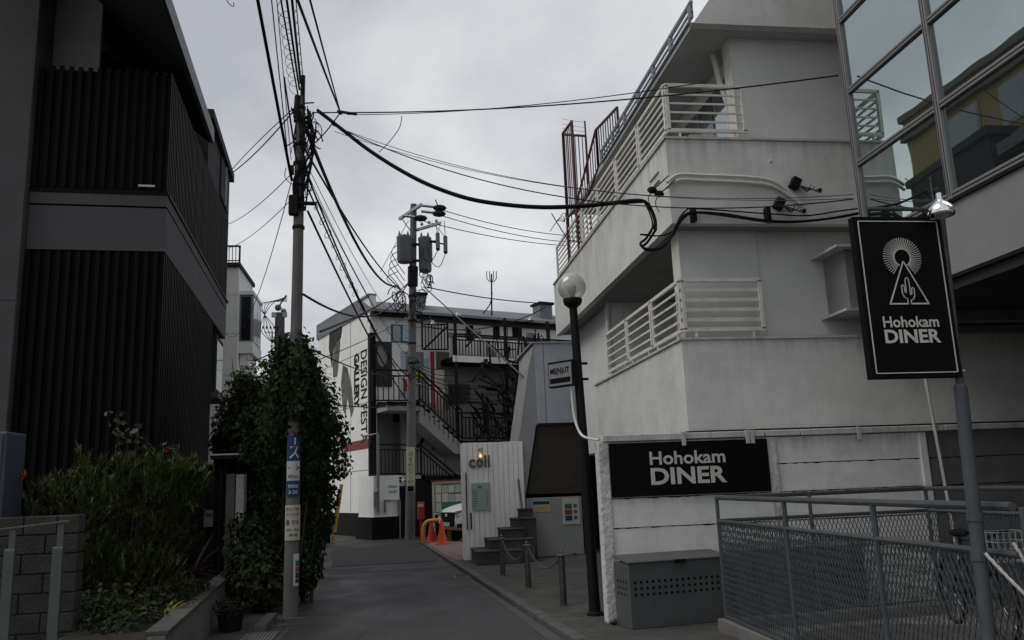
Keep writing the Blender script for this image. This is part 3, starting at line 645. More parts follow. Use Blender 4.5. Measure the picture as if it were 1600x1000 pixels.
hd = thing('tree', 'bushy dark tree left of the ivy with pale young shoots on top', 'tree', (-2.3, 14.6, 0))
leaves(MB(), [(-2.40, 15.3, 2.7, .66, .7, .85), (-2.3, 15.2, 1.8, .7, .7, .9), (-2.05, 15.0, 3.15, .6, .6, .65), (-2.15, 14.9, .9, .5, .6, .8), (-2.75, 15.4, 2.1, .42, .5, .75), (-2.6, 15.2, 3.15, .42, .5, .5), (-2.95, 15.6, 2.6, .36, .4, .7), (-2.9, 15.5, 1.9, .3, .4, .6)], 23000, .068, .4, .5).build('foliage', hedge_m, hd)
leaves(MB(), [(-2.6, 15.1, 3.6, .36, .3, .22), (-2.1, 14.9, 3.85, .45, .3, .14), (-2.85, 15.1, 2.9, .25, .3, .4)], 620, .075, .2, .9).build('young_shoots', ivy_lt, hd, kind='stuff')
tr = MB()
for k in range(22):
    a = random.uniform(0, 6.28); tr.tube(smooth_pts([(-2.3, 15.2, 0), (-2.3 + .25 * math.cos(a), 15.2 + .25 * math.sin(a), 1.6), (-2.25 + .6 * math.cos(a + .4), 15.1 + .5 * math.sin(a + .4), random.uniform(2.6, 4.1))], 4), .03, 5, .004)
tr.build('trunk', stem_m, hd)
# ================================================================== RIGHT: WHITE DINER BUILDING
XS, YF = 3.58, 10.0
dn = thing('diner_building', 'rough white building with stepped balconies and white railings', 'building', (6, 13, 0))
def D(name, mat, *b, **k): return MB().box(*b).build(name, mat, dn, **k)
D('base_wall', stucco_fine, 4.6, 11.5, 10.4, 18.2, 0, 2.2)
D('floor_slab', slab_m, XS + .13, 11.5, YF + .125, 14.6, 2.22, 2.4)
D('parapet', stucco, XS, XS + .12, YF + .12, 14.7, 2.16, 3.33)
D('parapet', stucco, XS, 11.5, YF, YF + .12, 2.19, 3.33)
D('parapet_cap', capm, XS - .025, XS + .145, YF + .14, 14.72, 3.33, 3.36)
D('parapet_cap', capm, XS - .025, 11.5, YF - .025, YF + .14, 3.33, 3.36)
# middle storey: front wall, loggia behind
D('front_wall', stucco_fine, 4.85, 11.5, 10.35, 10.6, 2.4, 4.87)
D('front_wall', stucco_pan, 3.78, 4.85, 10.32, 10.6, 2.4, 4.87)
D('corner_trim', white_metal, 3.755, 3.78, 10.315, 10.6, 2.4, 4.87)
D('loggia_wall', stucco_fine, 5.3, 5.5, 10.6, 15.0, 2.4, 4.87)
D('loggia_end_wall', stucco_fine, 3.9, 5.3, 14.72, 14.95, 2.4, 4.87)
dr = D('door', window_dark, 5.26, 5.3, 12.0, 13.0, 2.4, 4.5)
D('door_leaf', stucco_pan, 4.6, 5.26, 13.06, 13.10, 2.4, 4.5)
D('side_wall', stucco_fine, 3.95, 5.3, 14.95, 18.0, 2.2, 4.87)
D('downpipe_strip', white_metal, 3.86, 3.9, 14.66, 14.72, 2.4, 4.87)
# upper parapet and room
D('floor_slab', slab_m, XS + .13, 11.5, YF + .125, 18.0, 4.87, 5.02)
D('parapet', stucco, XS, XS + .12, YF + .12, 18.1, 4.87, 6.04)
D('parapet', stucco, XS, 11.5, YF, YF + .12, 4.87, 6.04)
D('parapet_cap', capm, XS - .025, XS + .145, YF + .14, 18.12, 6.04, 6.07)
D('parapet_cap', capm, XS - .025, 11.5, YF - .025, YF + .14, 6.04, 6.07)
D('front_wall', stucco_fine, 4.78, 11.5, 10.35, 10.6, 5.02, 7.75)
D('corner_trim', white_metal, 4.755, 4.78, 10.345, 10.6, 5.02, 7.75)
D('inner_wall', stucco_fine, 4.95, 5.2, 10.6, 18.0, 5.02, 7.75)
wf = D('window_frame', mullion_m, 4.86, 4.95, 10.62, 13.4, 5.1, 7.4)
for i in range(4): D('pane', window_dark if i % 2 else bright_glass, 4.84, 4.86, 10.68 + .68 * i, 11.26 + .68 * i, 5.15, 7.35)
pipe = MB().tube([(4.80, 10.68, 5.02), (4.80, 10.68, 6.9), (4.74, 10.75, 7.3), (4.70, 10.8, 7.74)], .045, 8).build('drain_pipe', white_metal, dn, smooth=True)
# roof, set back on a slant
D('roof_slab', roof_under, 4.12, 11.5, YF + .16, 18.2, 7.75, 7.86)
MB().prism([(4.11, YF, 7.75), (11.5, YF, 7.75), (11.5, YF, 9.4), (5.27, YF, 9.4)], (0, .15, 0)).build('roof_parapet', stucco, dn)
rr = MB()
for z in (7.93, 8.03): rr.bar((4.10, YF - .02, z), (4.10, 15.2, z), .028)
for i in range(7):
    y = YF + .02 + i * .86; rr.bar((4.10, y, 7.84), (4.10, y, 8.06), .045); rr.bar((4.10, y + .07, 7.84), (4.10, y + .07, 8.06), .035)
rr.bar((4.10, YF - .02, 8.06), (4.10, 15.2, 8.06), .045); rr.bar((4.10, YF - .02, 7.84), (4.10, 15.2, 7.84), .03)
rr.build('roof_railing', roof_rail_m, dn)
r2 = MB()
for z in (8.10, 8.22): r2.bar((4.12, YF, z), (4.55, YF - 2.2, z + .35), .03)
# window hood box on the front wall
hb = D('vent_box', glaz_con, 5.80, 6.9, 9.80, 10.35, 3.66, 4.46)
D('vent_box_top', capm, 5.62, 6.95, 9.66, 10.345, 4.46, 4.49)
D('vent_box_base', capm, 5.68, 6.95, 9.70, 10.345, 3.63, 3.66)
MB().sphere((5.02, YF - .01, 5.75), .022, 8).build('anchor', white_metal, dn); MB().sphere((5.03, YF - .01, 5.40), .022, 8).build('anchor', white_metal, dn)
for z in (5.72, 5.60): MB().bar((XS - .012, 10.35, z), (XS - .012, 10.75, z), .02, .012).build('step_iron', capm, dn)
# railings: each panel a piece with its own bars
def panel(a, b, z0, z1, nb, parent, mat=white_metal, fw=.05, bw=.03, depth=.04, feet=True, broad=None):
    a = Vector(a); b = Vector(b); m_ = MB()
    m_.bar((a.x, a.y, z0), (b.x, b.y, z0), depth, fw); m_.bar((a.x, a.y, z1), (b.x, b.y, z1), depth, fw)
    d = (b - a).normalized() * (fw / 2)
    for p in (a + d, b - d): m_.bar((p.x, p.y, z0), (p.x, p.y, z1), fw, depth, up=(-d.y, d.x, 0))
    o = m_.build('railing_panel', mat, parent, bevel=.004)
    for i in range(nb):
        z = z0 + (z1 - z0) * (i + 1) / (nb + 1)
        MB().bar((a.x, a.y, z), (b.x, b.y, z), .02, broad or bw).build('rail_bar', mat, o)
    if feet:
        for t in (.15, .85):
            p = a.lerp(b, t); MB().bar((p.x, p.y, z0 - .11), (p.x, p.y, z0), .03).build('foot', mat, o)
    return o
xr = XS + .06
ys = [10.06, 11.33, 12.62, 13.95]
for i in range(3): panel((xr, ys[i] + .02), (xr, ys[i + 1] - .02), 3.47, 4.12, 4, dn)
panel((xr, 10.06), (4.74, 10.06), 3.47, 4.12, 4, dn, broad=.05)
ys = [10.06, 11.35, 12.65, 13.95, 15.25, 16.55, 17.9]
for i in range(6): panel((xr, ys[i] + .02), (xr, ys[i + 1] - .02), 6.19, 6.84, 5, dn)
panel((xr, 10.06), (4.76, 10.06), 6.19, 6.84, 4, dn, bw=.025)
D('planter', stucco_pan, 4.0, 4.4, 10.2, 10.36, 6.1, 6.2)
# rusty cage of the roof stair
cg = thing('stair_cage', 'dark red barred stair cage on the white building roof', 'railing', (3.9, 15.8, 7.2))
def bars(nm, a, b, za0, za1, zb0, zb1, n, parent, mat=rust_m, r=.018, fr=.04):
    m_ = MB(); a = Vector(a + (0,)); b = Vector(b + (0,)); u = Vector((0, 0, 1))
    m_.bar(a + u * za0, b + u * zb0, fr); m_.bar(a + u * za1, b + u * zb1, fr); m_.bar(a + u * za0, a + u * za1, fr); m_.bar(b + u * zb0, b + u * zb1, fr)
    m_.build(nm + '_frame', mat, parent)
    for i in range(1, n):
        t = i / n; p = a.lerp(b, t); MB().bar(p + u * (za0 + (zb0 - za0) * t), p + u * (za1 + (zb1 - za1) * t), r).build('bar', mat, parent)
bars('outer', (3.62, 16.5), (3.62, 15.55), 7.1, 9.0, 7.0, 8.85, 6, cg)
bars('cross', (3.64, 16.5), (4.15, 16.6), 6.6, 8.98, 6.6, 9.0, 6, cg)
bars('stair', (4.12, 17.6), (4.12, 15.6), 7.4, 7.9, 7.86, 8.7, 10, cg)
bars('upper', (4.13, 15.6), (4.13, 14.0), 7.87, 8.7, 7.87, 8.42, 9, cg)
MB().bar((3.62, 16.5, 6.1), (3.62, 16.5, 7.1), .05).build('leg', rust_m, cg); MB().bar((3.62, 15.55, 6.1), (3.62, 15.55, 7.0), .05).build('leg', rust_m, cg); MB().bar((4.15, 16.6, 6.6), (4.15, 16.6, 9.35), .03).build('mast', rust_m, cg)
for z in (9.1, 9.2, 9.32): MB().tube(sagline((3.62, 16.45, z), (4.15, 16.6, z), .01, 5), .004, 4).build('wire', cable_gr, cg)
# wall mounted pipes and service boxes
cp = thing('conduit', 'pair of pale conduits arching over the upper parapet front', 'conduit', (4.5, YF, 5.5))
for dz in (0, -.075):
    pts = [sy(1042, 285, YF - .05) + Vector((0, 0, dz)), sy(1060, 273, YF - .05) + Vector((0, 0, dz)), sy(1100, 274, YF - .05) + Vector((0, 0, dz)), sy(1190, 279, YF - .05) + Vector((0, 0, dz)), sy(1225, 294, YF - .05) + Vector((0, 0, dz * .8)), sy(1252, 318, YF - .05) + Vector((0, 0, dz * .3))]
    MB().tube(smooth_pts(pts, 5), .022, 6).build('pipe', white_metal, cp, smooth=True)
for (px, py) in ((1243, 286), (1218, 318)):
    c = sy(px, py, YF - .07); jb = thing('junction_box', 'tilted black service box on the parapet, ' + ('upper' if py < 300 else 'lower') + ' one beside the conduits', 'junction box', c)
    MB(Matrix.Translation(c) @ Matrix.Rotation(.5, 4, 'Y')).box(-.06, .06, -.04, .065, -.075, .075).build('box', black_steel, jb, bevel=.008)
    for k in range(4):
        e = c + Vector((.22 + .04 * k, 0, -.02 - .03 * k)); MB().tube(smooth_pts([c + Vector((.05, -.02, -.05)), c + Vector((.12, -.06, -.14 + .02 * k)), e + Vector((-.03, -.03, -.03)), e], 4), .007, 4).build('lead', cable_gr if k % 2 else cable_m, jb)
    MB().sphere(c + Vector((.33, -.01, -.1)), .03, 8).build('clip', black_steel, jb)

# ================================================================== SIGN WALL (posts, panels, caps)
sw = thing('panel_wall', 'white painted panel wall with cracked courses carrying the diner board', 'wall', (6, 9.8, 0))
YW = 9.7
posts = [(2.34, 2.47), (4.43, 4.55), (6.42, 6.52), (8.4, 8.5), (10.4, 10.5)]
for i, (a, b) in enumerate(posts): MB().box(a, b, YW - .03, YW + .14, 0, 2.07).build('post', peel if i < 2 else whitewall, sw, bevel=.012)
zs = [.05, .41, .745, 1.08, 1.415, 1.75, 2.07]
for i in range(4):
    a, b = posts[i][1] + .002, posts[i + 1][0] - .002
    for k in range(6):
        dj = random.uniform(-.006, .006); nn_ = 40; top = []
        for q_ in range(nn_ + 1): top.append((b + (a - b) * q_ / nn_, YW + dj, zs[k + 1] - .004 - (random.choice([0, 0, .002, .004, .007, .012]) if k < 5 else 0)))
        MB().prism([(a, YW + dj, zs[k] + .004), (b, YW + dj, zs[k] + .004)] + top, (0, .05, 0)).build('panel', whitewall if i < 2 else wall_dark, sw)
MB().box(2.36, 10.4, YW + .055, YW + .12, 0, 2.05).build('backing', joint_m, sw)
x = 2.40
for w_ in (1.02, 1.0, .46, 1.9, 1.9, 1.9):
    MB().box(x, x + w_ - .012, YW - .045, YW + .15, 2.075 + random.uniform(-.004, .004), 2.15).build('coping', capm, sw, bevel=.01); x += w_
for x in (3.36, 4.16, 4.22, 5.6): MB().box(x, x + .05, YW - .055, YW - .035, 2.0, 2.16).build('clip', capm, sw)
MB().tube(smooth_pts([(2.36, 9.66, 2.1), (2.30, 9.8, 2.12), (2.24, 10.1, 2.2), (2.2, 10.25, 2.45), (2.19, 10.28, 2.9)], 5), .016, 6).build('conduit', white_metal, sw)
MB().tube([(6.72, 9.62, .05), (6.55, 9.62, 3.3)], .02, 6).build('downpipe', capm, sw)
sg = thing('sign_board', 'wide black diner name board on the panel wall', 'sign', (3.44, 9.65, 1.43))
MB().box(2.475, 4.425, YW - .05, YW - .012, 1.43, 2.05).build('board', black_gloss, sg, bevel=.004)
ll = MB(); lettering(ll, 'Hohokam', (2.95, YW - .052, 1.785), (1, 0, 0), (0, 0, 1), .93, .155, .02); ll.build('lettering', letter_m, sg)
ll = MB(); lettering(ll, 'DINER', (2.95, YW - .052, 1.555), (1, 0, 0), (0, 0, 1), .93, .195, .03); ll.build('lettering', letter_m, sg)

# bins
def make_bin(label, ang, x, y, ln, dp, h, group=None):
    b = thing('storage_bin', label, 'storage bin', (x, y, .05), group); F = Matrix.Translation((x, y, .05)) @ Matrix.Rotation(ang, 4, 'Z')
    MB(F).box(0, ln, 0, dp, 0, h).build('body', bin_m, b, bevel=.008)
    MB(F).prism([(-.015, -.02, h), (ln + .015, -.02, h), (ln + .015, dp, h + .05), (-.015, dp, h + .05)], (0, 0, .018)).build('lid', bin_m, b, bevel=.004)
    MB(F).box(ln * .45, ln * .56, -.03, -.004, h - .02, h + .016).build('latch', black_steel, b)
    hm = MB(F); k = int(ln / .072)
    for r in range(3):
        for i in range(k):
            c = (.07 + i * .072, -.0015, h - .20 - r * .065); hm.add([(c[0] + .0165 * math.cos(t), c[1], c[2] + .0165 * math.sin(t)) for t in np.linspace(0, 2 * math.pi, 11)[:-1]], [tuple(range(10))])
        for i in range(4):
            c = (-.0015, .07 + i * .075, h - .20 - r * .065); hm.add([(c[0], c[1] - .0165 * math.cos(t), c[2] + .0165 * math.sin(t)) for t in np.linspace(0, 2 * math.pi, 11)[:-1]], [tuple(range(10))])
    hm.build('vent_holes', black_back, b, kind='stuff'); return b
make_bin('grey steel bin with rows of round holes below the diner board', .16, 2.47, 9.14, 1.22, .40, .68)
make_bin('second grey perforated bin standing behind the ramp mesh', .03, 3.78, 9.22, 1.5, .40, .74)

# ================================================================== RAMP AND RAILING
rp = MB(); rp.prism([(3.30, 3.0, 0), (3.44, 3.0, 0), (3.44, 8.64, 0), (5.95, 8.84, 0), (5.95, 8.98, 0), (3.30, 8.8, 0)], (0, 0, .17)); o = rp.build('ramp_kerb', concrete, bevel=.01); o['kind'] = 'structure'
rp = MB().prism([(3.445, 3.0, .052), (8, 3.0, .052), (8, 8.9, .052), (3.445, 8.64, .052)], (0, 0, .012)); o = rp.build('ramp_slab', concrete); o['kind'] = 'structure'
rp = MB(); rp.prism(smooth_pts([(3.46, 7.3, .064), (3.9, 8.0, .064), (4.8, 8.1, .064), (5.5, 7.6, .064)], 4) + [Vector((5.6, 4, .064)), Vector((3.46, 4, .064))], (0, 0, .07)); o = rp.build('ramp_landing', concrete_dk, bevel=.01); o['kind'] = 'structure'
ZT, ZM, ZB = 1.40, 1.16, .20
def rail_run(label, pts, posts_t, zb=.17):
    t = thing('ramp_railing', label, 'railing', (pts[0][0], pts[0][1], .17))
    for z, r in ((ZT, .024), (ZM, .019), (ZB, .012)):
        MB().tube([(p[0], p[1], z) for p in pts], r, 8).build('rail', grey_metal, t, smooth=True)
    for (x, y) in posts_t: MB().tube([(x, y, .1), (x, y, ZT)], .021, 8).build('post', grey_metal, t, smooth=True)
    mm = MB(); st = .05
    for (a, b) in zip(pts[:-1], pts[1:]):
        a = Vector((a[0], a[1], 0)); b = Vector((b[0], b[1], 0)); Ln = (b - a).length; d = (b - a) / Ln; nn = Vector((-d.y, d.x, 0)); H_ = ZM - ZB; rise = H_ / .052 * .026 * .5
        rise = H_ * .42
        k = int((Ln + rise) / st)
        for i in range(k):
            for sgn in (1, -1):
                u0 = -rise + i * st; u1 = u0 + rise; z0, z1 = (ZB, ZM) if sgn > 0 else (ZM, ZB)
                f0 = max(0, (0 - u0) / rise); f1 = min(1, (Ln - u0) / rise)
                if f1 <= f0: continue
                p = a + d * (u0 + rise * f0) + Vector((0, 0, z0 + (z1 - z0) * f0)); q = a + d * (u0 + rise * f1) + Vector((0, 0, z0 + (z1 - z0) * f1))
                wv = nn * .0035; tv = d * .0026
                mm.add([p - tv - wv, p + tv - wv, p + tv + wv, p - tv + wv, q - tv - wv, q + tv - wv, q + tv + wv, q - tv + wv], [(0, 1, 5, 4), (1, 2, 6, 5), (2, 3, 7, 6), (3, 0, 4, 7)])
    mm.build('wire_mesh', grey_metal, t, kind='stuff')
    return t
C1 = (3.37, 8.72)
def on(t): return (C1[0] + (3.13 - C1[0]) * t, C1[1] + (4.15 - C1[1]) * t)
rail_run('grey pipe railing with diamond mesh nearest the lane', [C1, (3.12, 4.0)], [C1, on(.39), on(.72), (3.115, 3.92)])
rail_run('grey pipe railing with mesh turning the corner along the bins', [(C1[0] + .03, C1[1] + .02), (5.9, 8.9), (5.82, 5.0)], [(4.45, 8.79), (5.9, 8.9), (5.86, 7.3)])
sp = thing('sign_pole', 'tall grey pole with swan arm holding the hanging diner sign', 'pole', (3.06, 4.15, 0))
MB().tube([(2.955, 4.13, .05), (3.022, 4.13, 2.03)], .035, 12).build('lower_shaft', grey_metal, sp, smooth=True)
MB().lathe((3.022, 4.13, 2.03), [(.035, 0), (.031, .015), (.023, .02)], 12).build('collar', grey_metal, sp)
MB().tube([(3.022, 4.13, 2.03), (3.055, 4.13, 3.08)], .022, 12).build('upper_shaft', grey_metal, sp, smooth=True)
MB().lathe((3.055, 4.13, 3.08), [(.022, 0), (.018, .02), (.004, .03)], 10).build('finial', galv, sp)
MB().tube([(3.06, 4.13, 3.04), (2.62, 4.13, 3.04)], .012, 8).build('arm', grey_metal, sp)
MB().tube(smooth_pts([(2.64, 4.13, 3.045), (2.8, 4.12, 3.07), (2.97, 4.1, 3.14)], 4), .007, 6).build('brace', black_steel, sp)
MB().lathe((2.998, 4.13, 1.33), [(.041, 0), (.041, .05)], 12).build('clamp', grey_metal, sp); MB().lathe((2.991, 4.13, 1.13), [(.041, 0), (.041, .05)], 12).build('clamp', grey_metal, sp)
hsn = thing('hanging_sign', 'black hanging diner sign with sun, peak and cactus emblem', 'sign', (2.77, 4.13, 2.08))
X0, X1, Z0, Z1, YS = 2.50, 3.025, 2.085, 2.985, 4.10
MB().box(X0, X1, YS, YS + .05, Z0, Z1).build('panel', black_gloss, hsn, bevel=.004)
bd = MB(); q = .028; w_ = .005; yb = YS - .003
for a, b in (((X0 + q, Z0 + q), (X1 - q, Z0 + q)), ((X0 + q, Z1 - q), (X1 - q, Z1 - q)), ((X0 + q, Z0 + q), (X0 + q, Z1 - q)), ((X1 - q, Z0 + q), (X1 - q, Z1 - q))): bd.bar((a[0], yb, a[1]), (b[0], yb, b[1]), w_, .004, up=(0, 1, 0))
bd.build('border', letter_m, hsn)
W_ = X1 - X0; Hh = Z1 - Z0
def sp2(u, v): return Vector((X0 + W_ * u, yb, Z1 - Hh * v))     # u across, v down the panel
em = MB(); c = sp2(.50, .262)
for k in range(40):
    a = -math.pi / 2 + .62 + (2 * math.pi - 1.24) * k / 39; em.bar(c + Vector((math.cos(a), 0, math.sin(a))) * .052, c + Vector((math.cos(a), 0, math.sin(a))) * .113, .0036, .004, up=(0, 1, 0))
for k in range(30):
    a0 = -math.pi / 2 + .45 + (2 * math.pi - .9) * k / 30; a1 = -math.pi / 2 + .45 + (2 * math.pi - .9) * (k + 1) / 30
    em.bar(c + Vector((math.cos(a0), 0, math.sin(a0))) * .049, c + Vector((math.cos(a1), 0, math.sin(a1))) * .049, .006, .004, up=(0, 1, 0))
em.build('sun_emblem', letter_m, hsn)
tri = MB(); A, B, C_ = sp2(.505, .285), sp2(.30, .55), sp2(.73, .55); tri.bar(A, B, .0065, .004, up=(0, 1, 0)); tri.bar(A, C_, .0065, .004, up=(0, 1, 0)); tri.bar(B - Vector((.004, 0, 0)), sp2(.505, .55), .008, .004, up=(0, 1, 0)); tri.bar(sp2(.535, .55), C_ + Vector((.004, 0, 0)), .008, .004, up=(0, 1, 0))
tri.build('peak_emblem', letter_m, hsn)
def uv(c): return [sp2(.50 + a * .01, .55 - b * .01) for a, b in c]
cac = uv([(-1.1, 0), (-1.1, 3.2), (-4.2, 4.0), (-5.9, 6.2), (-6.2, 10.6), (-5.4, 11.6), (-4.0, 11.6), (-3.2, 10.6), (-3.0, 7.4), (-1.6, 6.6), (-1.4, 14.2), (-.6, 15.8), (.7, 16.3), (2.0, 15.8), (2.8, 14.2), (2.9, 5.4), (4.3, 5.8), (4.7, 8.8), (5.5, 9.9), (6.8, 9.9), (7.6, 8.8), (7.4, 5.0), (5.6, 2.8), (2.6, 2.2), (2.6, 0)])
cac = [c_ + Vector((W_ * .01, 0, 0)) for c_ in cac]
em = MB()
for a, b in zip(cac[:-1], cac[1:]): em.bar(a, b, .0042, .004, up=(0, 1, 0))
em.build('cactus_emblem', letter_m, hsn)
ll = MB(); lettering(ll, 'Hohokam', sp2(.19, .695) + Vector((0, -.002, 0)), (1, 0, 0), (0, 0, 1), W_ * .62, Hh * .068, .02); ll.build('lettering', letter_m, hsn)
ll = MB(); lettering(ll, 'DINER', sp2(.19, .79) + Vector((0, -.002, 0)), (1, 0, 0), (0, 0, 1), W_ * .62, Hh * .082, .03); ll.build('lettering', letter_m, hsn)
for x in (2.62, 2.95): MB().tube([(x, 4.13, 2.985), (x, 4.13, 3.04)], .006, 6).build('hanger', black_steel, hsn)
MB().tube([(3.02, 4.13, 2.12), (3.06, 4.13, 2.12)], .008, 6).build('hanger', galv, hsn)
lp = thing('sign_lamp', 'shiny silver dome lamp above the hanging sign', 'lamp', (2.98, 4.06, 3.0))
MB().lathe((2.98, 4.02, 2.965), [(.066, 0), (.072, .014), (.064, .045), (.038, .075), (.018, .088), (.016, .13), (.004, .135)], 18).build('shade', chrome, lp, smooth=True)
MB().sphere((2.98, 4.02, 2.965), .04, 10, (1, 1, .5)).build('bulb', globe_m, lp, smooth=True)
MB().tube(smooth_pts([(2.98, 4.02, 3.07), (2.98, 4.04, 3.12), (3.01, 4.1, 3.13), (3.05, 4.13, 3.11)], 4), .008, 6).build('bracket', black_steel, lp)
MB().sphere((3.0, 4.06, 3.13), .016, 8).build('joint', stem_m, lp)
# ropes
for i, (a, lb) in enumerate((((2.99, 4.08, 1.17), 'white twisted rope tied low on the sign pole, nearer strand'), ((3.11, 4.02, 1.22), 'white twisted rope slanting from the railing end post, farther strand'))):
    ro = MB(); e = Vector((3.28, 3.82, .72)); a = Vector(a); pts = sagline(a, e, .025, 40); d = (e - a).normalized(); s1 = d.cross(Vector((0, 1, 0))).normalized(); s2 = d.cross(s1)
    for ph in (0, 2.09, 4.18): ro.tube([p + (s1 * math.cos(j * .9 + ph) + s2 * math.sin(j * .9 + ph)) * .0045 for j, p in enumerate(pts)], .0052, 5)
    tag(ro.build('rope', letter_m, smooth=True), lb, 'rope')
MB_ = MB().tube([(3.12, 4.0, .62), (3.34, 3.7, .74)], .024, 8).tube([(3.34, 3.7, .74), (3.45, 3.5, .76)], .024, 8)
tag(MB_.build('low_rail', grey_metal, smooth=True), 'short slanting grey pipe with the ropes tied to it', 'rail')
# bicycle and pale box beyond the ramp mesh
bk = thing('bicycle', 'dark bicycle with wire basket parked behind the ramp railing', 'bicycle', (5.3, 7.5, .13))
def wheel(c, nm):
    w0 = MB(); w0.tube(loop(c, .30, 25, 0, 2 * math.pi, (.25, .968, 0), (0, 0, 1)), .02, 6); o = w0.build(nm, black_steel, bk, smooth=True); sp_ = MB()
    for k in range(10): a = k * .628; sp_.tube([c, Vector(c) + Vector((.25 * math.cos(a), .968 * math.cos(a), math.sin(a))) * .29], .002, 3)
    sp_.build('spokes', galv, o)
wheel((5.15, 6.9, .43), 'wheel'); wheel((5.42, 7.95, .43), 'wheel')
fr = MB()
for a, b in (((5.17, 6.98, .8), (5.31, 7.5, .42)), ((5.31, 7.5, .42), (5.42, 7.95, .43)), ((5.31, 7.5, .42), (5.34, 7.62, .95)), ((5.34, 7.62, .8), (5.42, 7.95, .43)), ((5.15, 6.9, .43), (5.18, 7.0, 1.0)), ((5.18, 7.0, 1.0), (5.0, 7.05, 1.05)), ((5.18, 7.0, 1.0), (5.4, 7.0, 1.05))): fr.tube([a, b], .016, 6)
fr.build('frame', black_steel, bk, smooth=True)
MB().sphere((5.34, 7.62, 1.0), .12, 10, (.6, 1, .35)).build('saddle', black_steel, bk, smooth=True)
bt = MB(); x0, x1, y0, y1 = 4.98, 5.32, 6.62, 6.9
for z in (.82, .9, .98, 1.06): bt.tube([(x0, y0, z), (x1, y0, z), (x1, y1, z), (x0, y1, z), (x0, y0, z)], .004, 4)
for i in range(7): x = x0 + (x1 - x0) * i / 6; bt.tube([(x, y0, 1.06), (x, y0, .82), (x, y1, .82), (x, y1, 1.06)], .003, 4)
for i in range(5): y = y0 + (y1 - y0) * i / 4; bt.tube([(x0, y, 1.06), (x0, y, .82), (x1, y, .82), (x1, y, 1.06)], .003, 4)
bt.build('basket', galv, bk)
ub = thing('air_conditioner', 'pale outdoor unit at the right edge behind the railing', 'air conditioner', (6.7, 7.6, .06))
MB().box(6.25, 7.1, 7.5, 7.85, .25, .72).build('casing', stucco_pan, ub, bevel=.015)
MB().box(6.3, 6.36, 7.52, 7.8, .065, .25).build('foot', concrete, ub); MB().box(6.95, 7.02, 7.52, 7.8, .065, .25).build('foot', concrete, ub)
gm = MB()
for i in range(9): gm.tube(loop((6.55, 7.49, .48), .03 + .02 * i, 17), .003, 4)
gm.build('fan_grille', grey_metal, ub)

# ================================================================== GLAZED BUILDING
gb = thing('glazed_building', 'building with a tilted grid of large blue grey glass panes overhead', 'building', (9, 6, 0))
XG, YG = 5.2, 8.30
def zg(z): return 1.6 + (z - 1.6) * 1.0833
def Gb(nm, mat, *b, **k): return MB().box(*b).build(nm, mat, gb, **k)
ZA, ZF, ZR = zg(3.25), zg(3.89), zg(10.6)
Gb('concrete_band', glaz_con, XG, 15, 0, YG, ZA, ZF - .03)
Gb('drip_edge', black_steel, XG - .025, XG + .3, 0, YG + .01, ZA - .035, ZA)
Gb('sill_flashing', black_steel, XG - .03, XG + .05, 0, YG + .02, ZF - .03, ZF)
Gb('soffit', soffit_m, XG + .02, 15, 0, YG - .02, ZA - .13, ZA - .035)
Gb('end_wall', glaz_con, XG + .1, 15, YG - .16, YG - .01, ZF, ZR)
Gb('core', black_back, XG + .14, 15, 0, YG - .17, ZF - .02, ZR)
Gb('roof', glaz_con, XG, 15, 0, YG + .02, ZR, ZR + .3)
vy = [8.30, 6.836, 5.438, 4.04, 2.64, 1.25]; hz = [zg(z) for z in (3.925, 4.755, 5.57, 6.386, 7.20, 8.02, 8.83, 9.65, 10.46)]
for y in vy: Gb('mullion', mullion_m, XG - .03, XG + .06, y - .038, y + .038, ZF, ZR, bevel=.006)
for y in vy:
    for q_ in (-.018, .018): Gb('mullion_groove', black_steel, XG - .032, XG - .029, y - .004 + q_, y + .004 + q_, ZF + .03, ZR)
for i in range(len(vy) - 1):
    for z in hz: Gb('transom', mullion_m, XG - .025, XG + .06, vy[i + 1] + .039, vy[i] - .039, z - .033, z + .033, bevel=.005)
    for z in hz: Gb('transom_groove', black_steel, XG - .028, XG - .024, vy[i + 1] + .04, vy[i] - .04, z - .005, z + .005)
    for z, z2 in zip(hz[:-1], hz[1:]):
        a_, b_ = random.uniform(-.0022, .0022), random.uniform(-.0022, .0022); y0, y1, z0, z1 = vy[i + 1] + .039, vy[i] - .039, z + .034, z2 - .034     # each pane sits a hair out of true
        MB().prism([(XG + .008 + a_ * (yy - y0) + b_ * (zz - z0), yy, zz) for yy, zz in ((y0, z0), (y1, z0), (y1, z1), (y0, z1))], (.012, 0, 0)).build('pane', bright_glass, gb)
Gb('shading_wing', glaz_con, 6.6, 15, YG, 9.97, 3.60, ZR)  # wing body added out of view to shade the diner front
Gb('wing_soffit', soffit_m, 6.62, 15, YG + .01, 9.96, 3.46, 3.60)
Gb('ground_wall', soffit_m, 8.6, 15, 3, 8.2, .06, ZA - .14)
Gb('column', black_back, 7.6, 8.1, 7.4, 7.9, .06, ZA - .14)
Gb('pipe_run', grey_metal, XG + .4, 8.6, 7.9, 8.02, ZA - .26, ZA - .14)
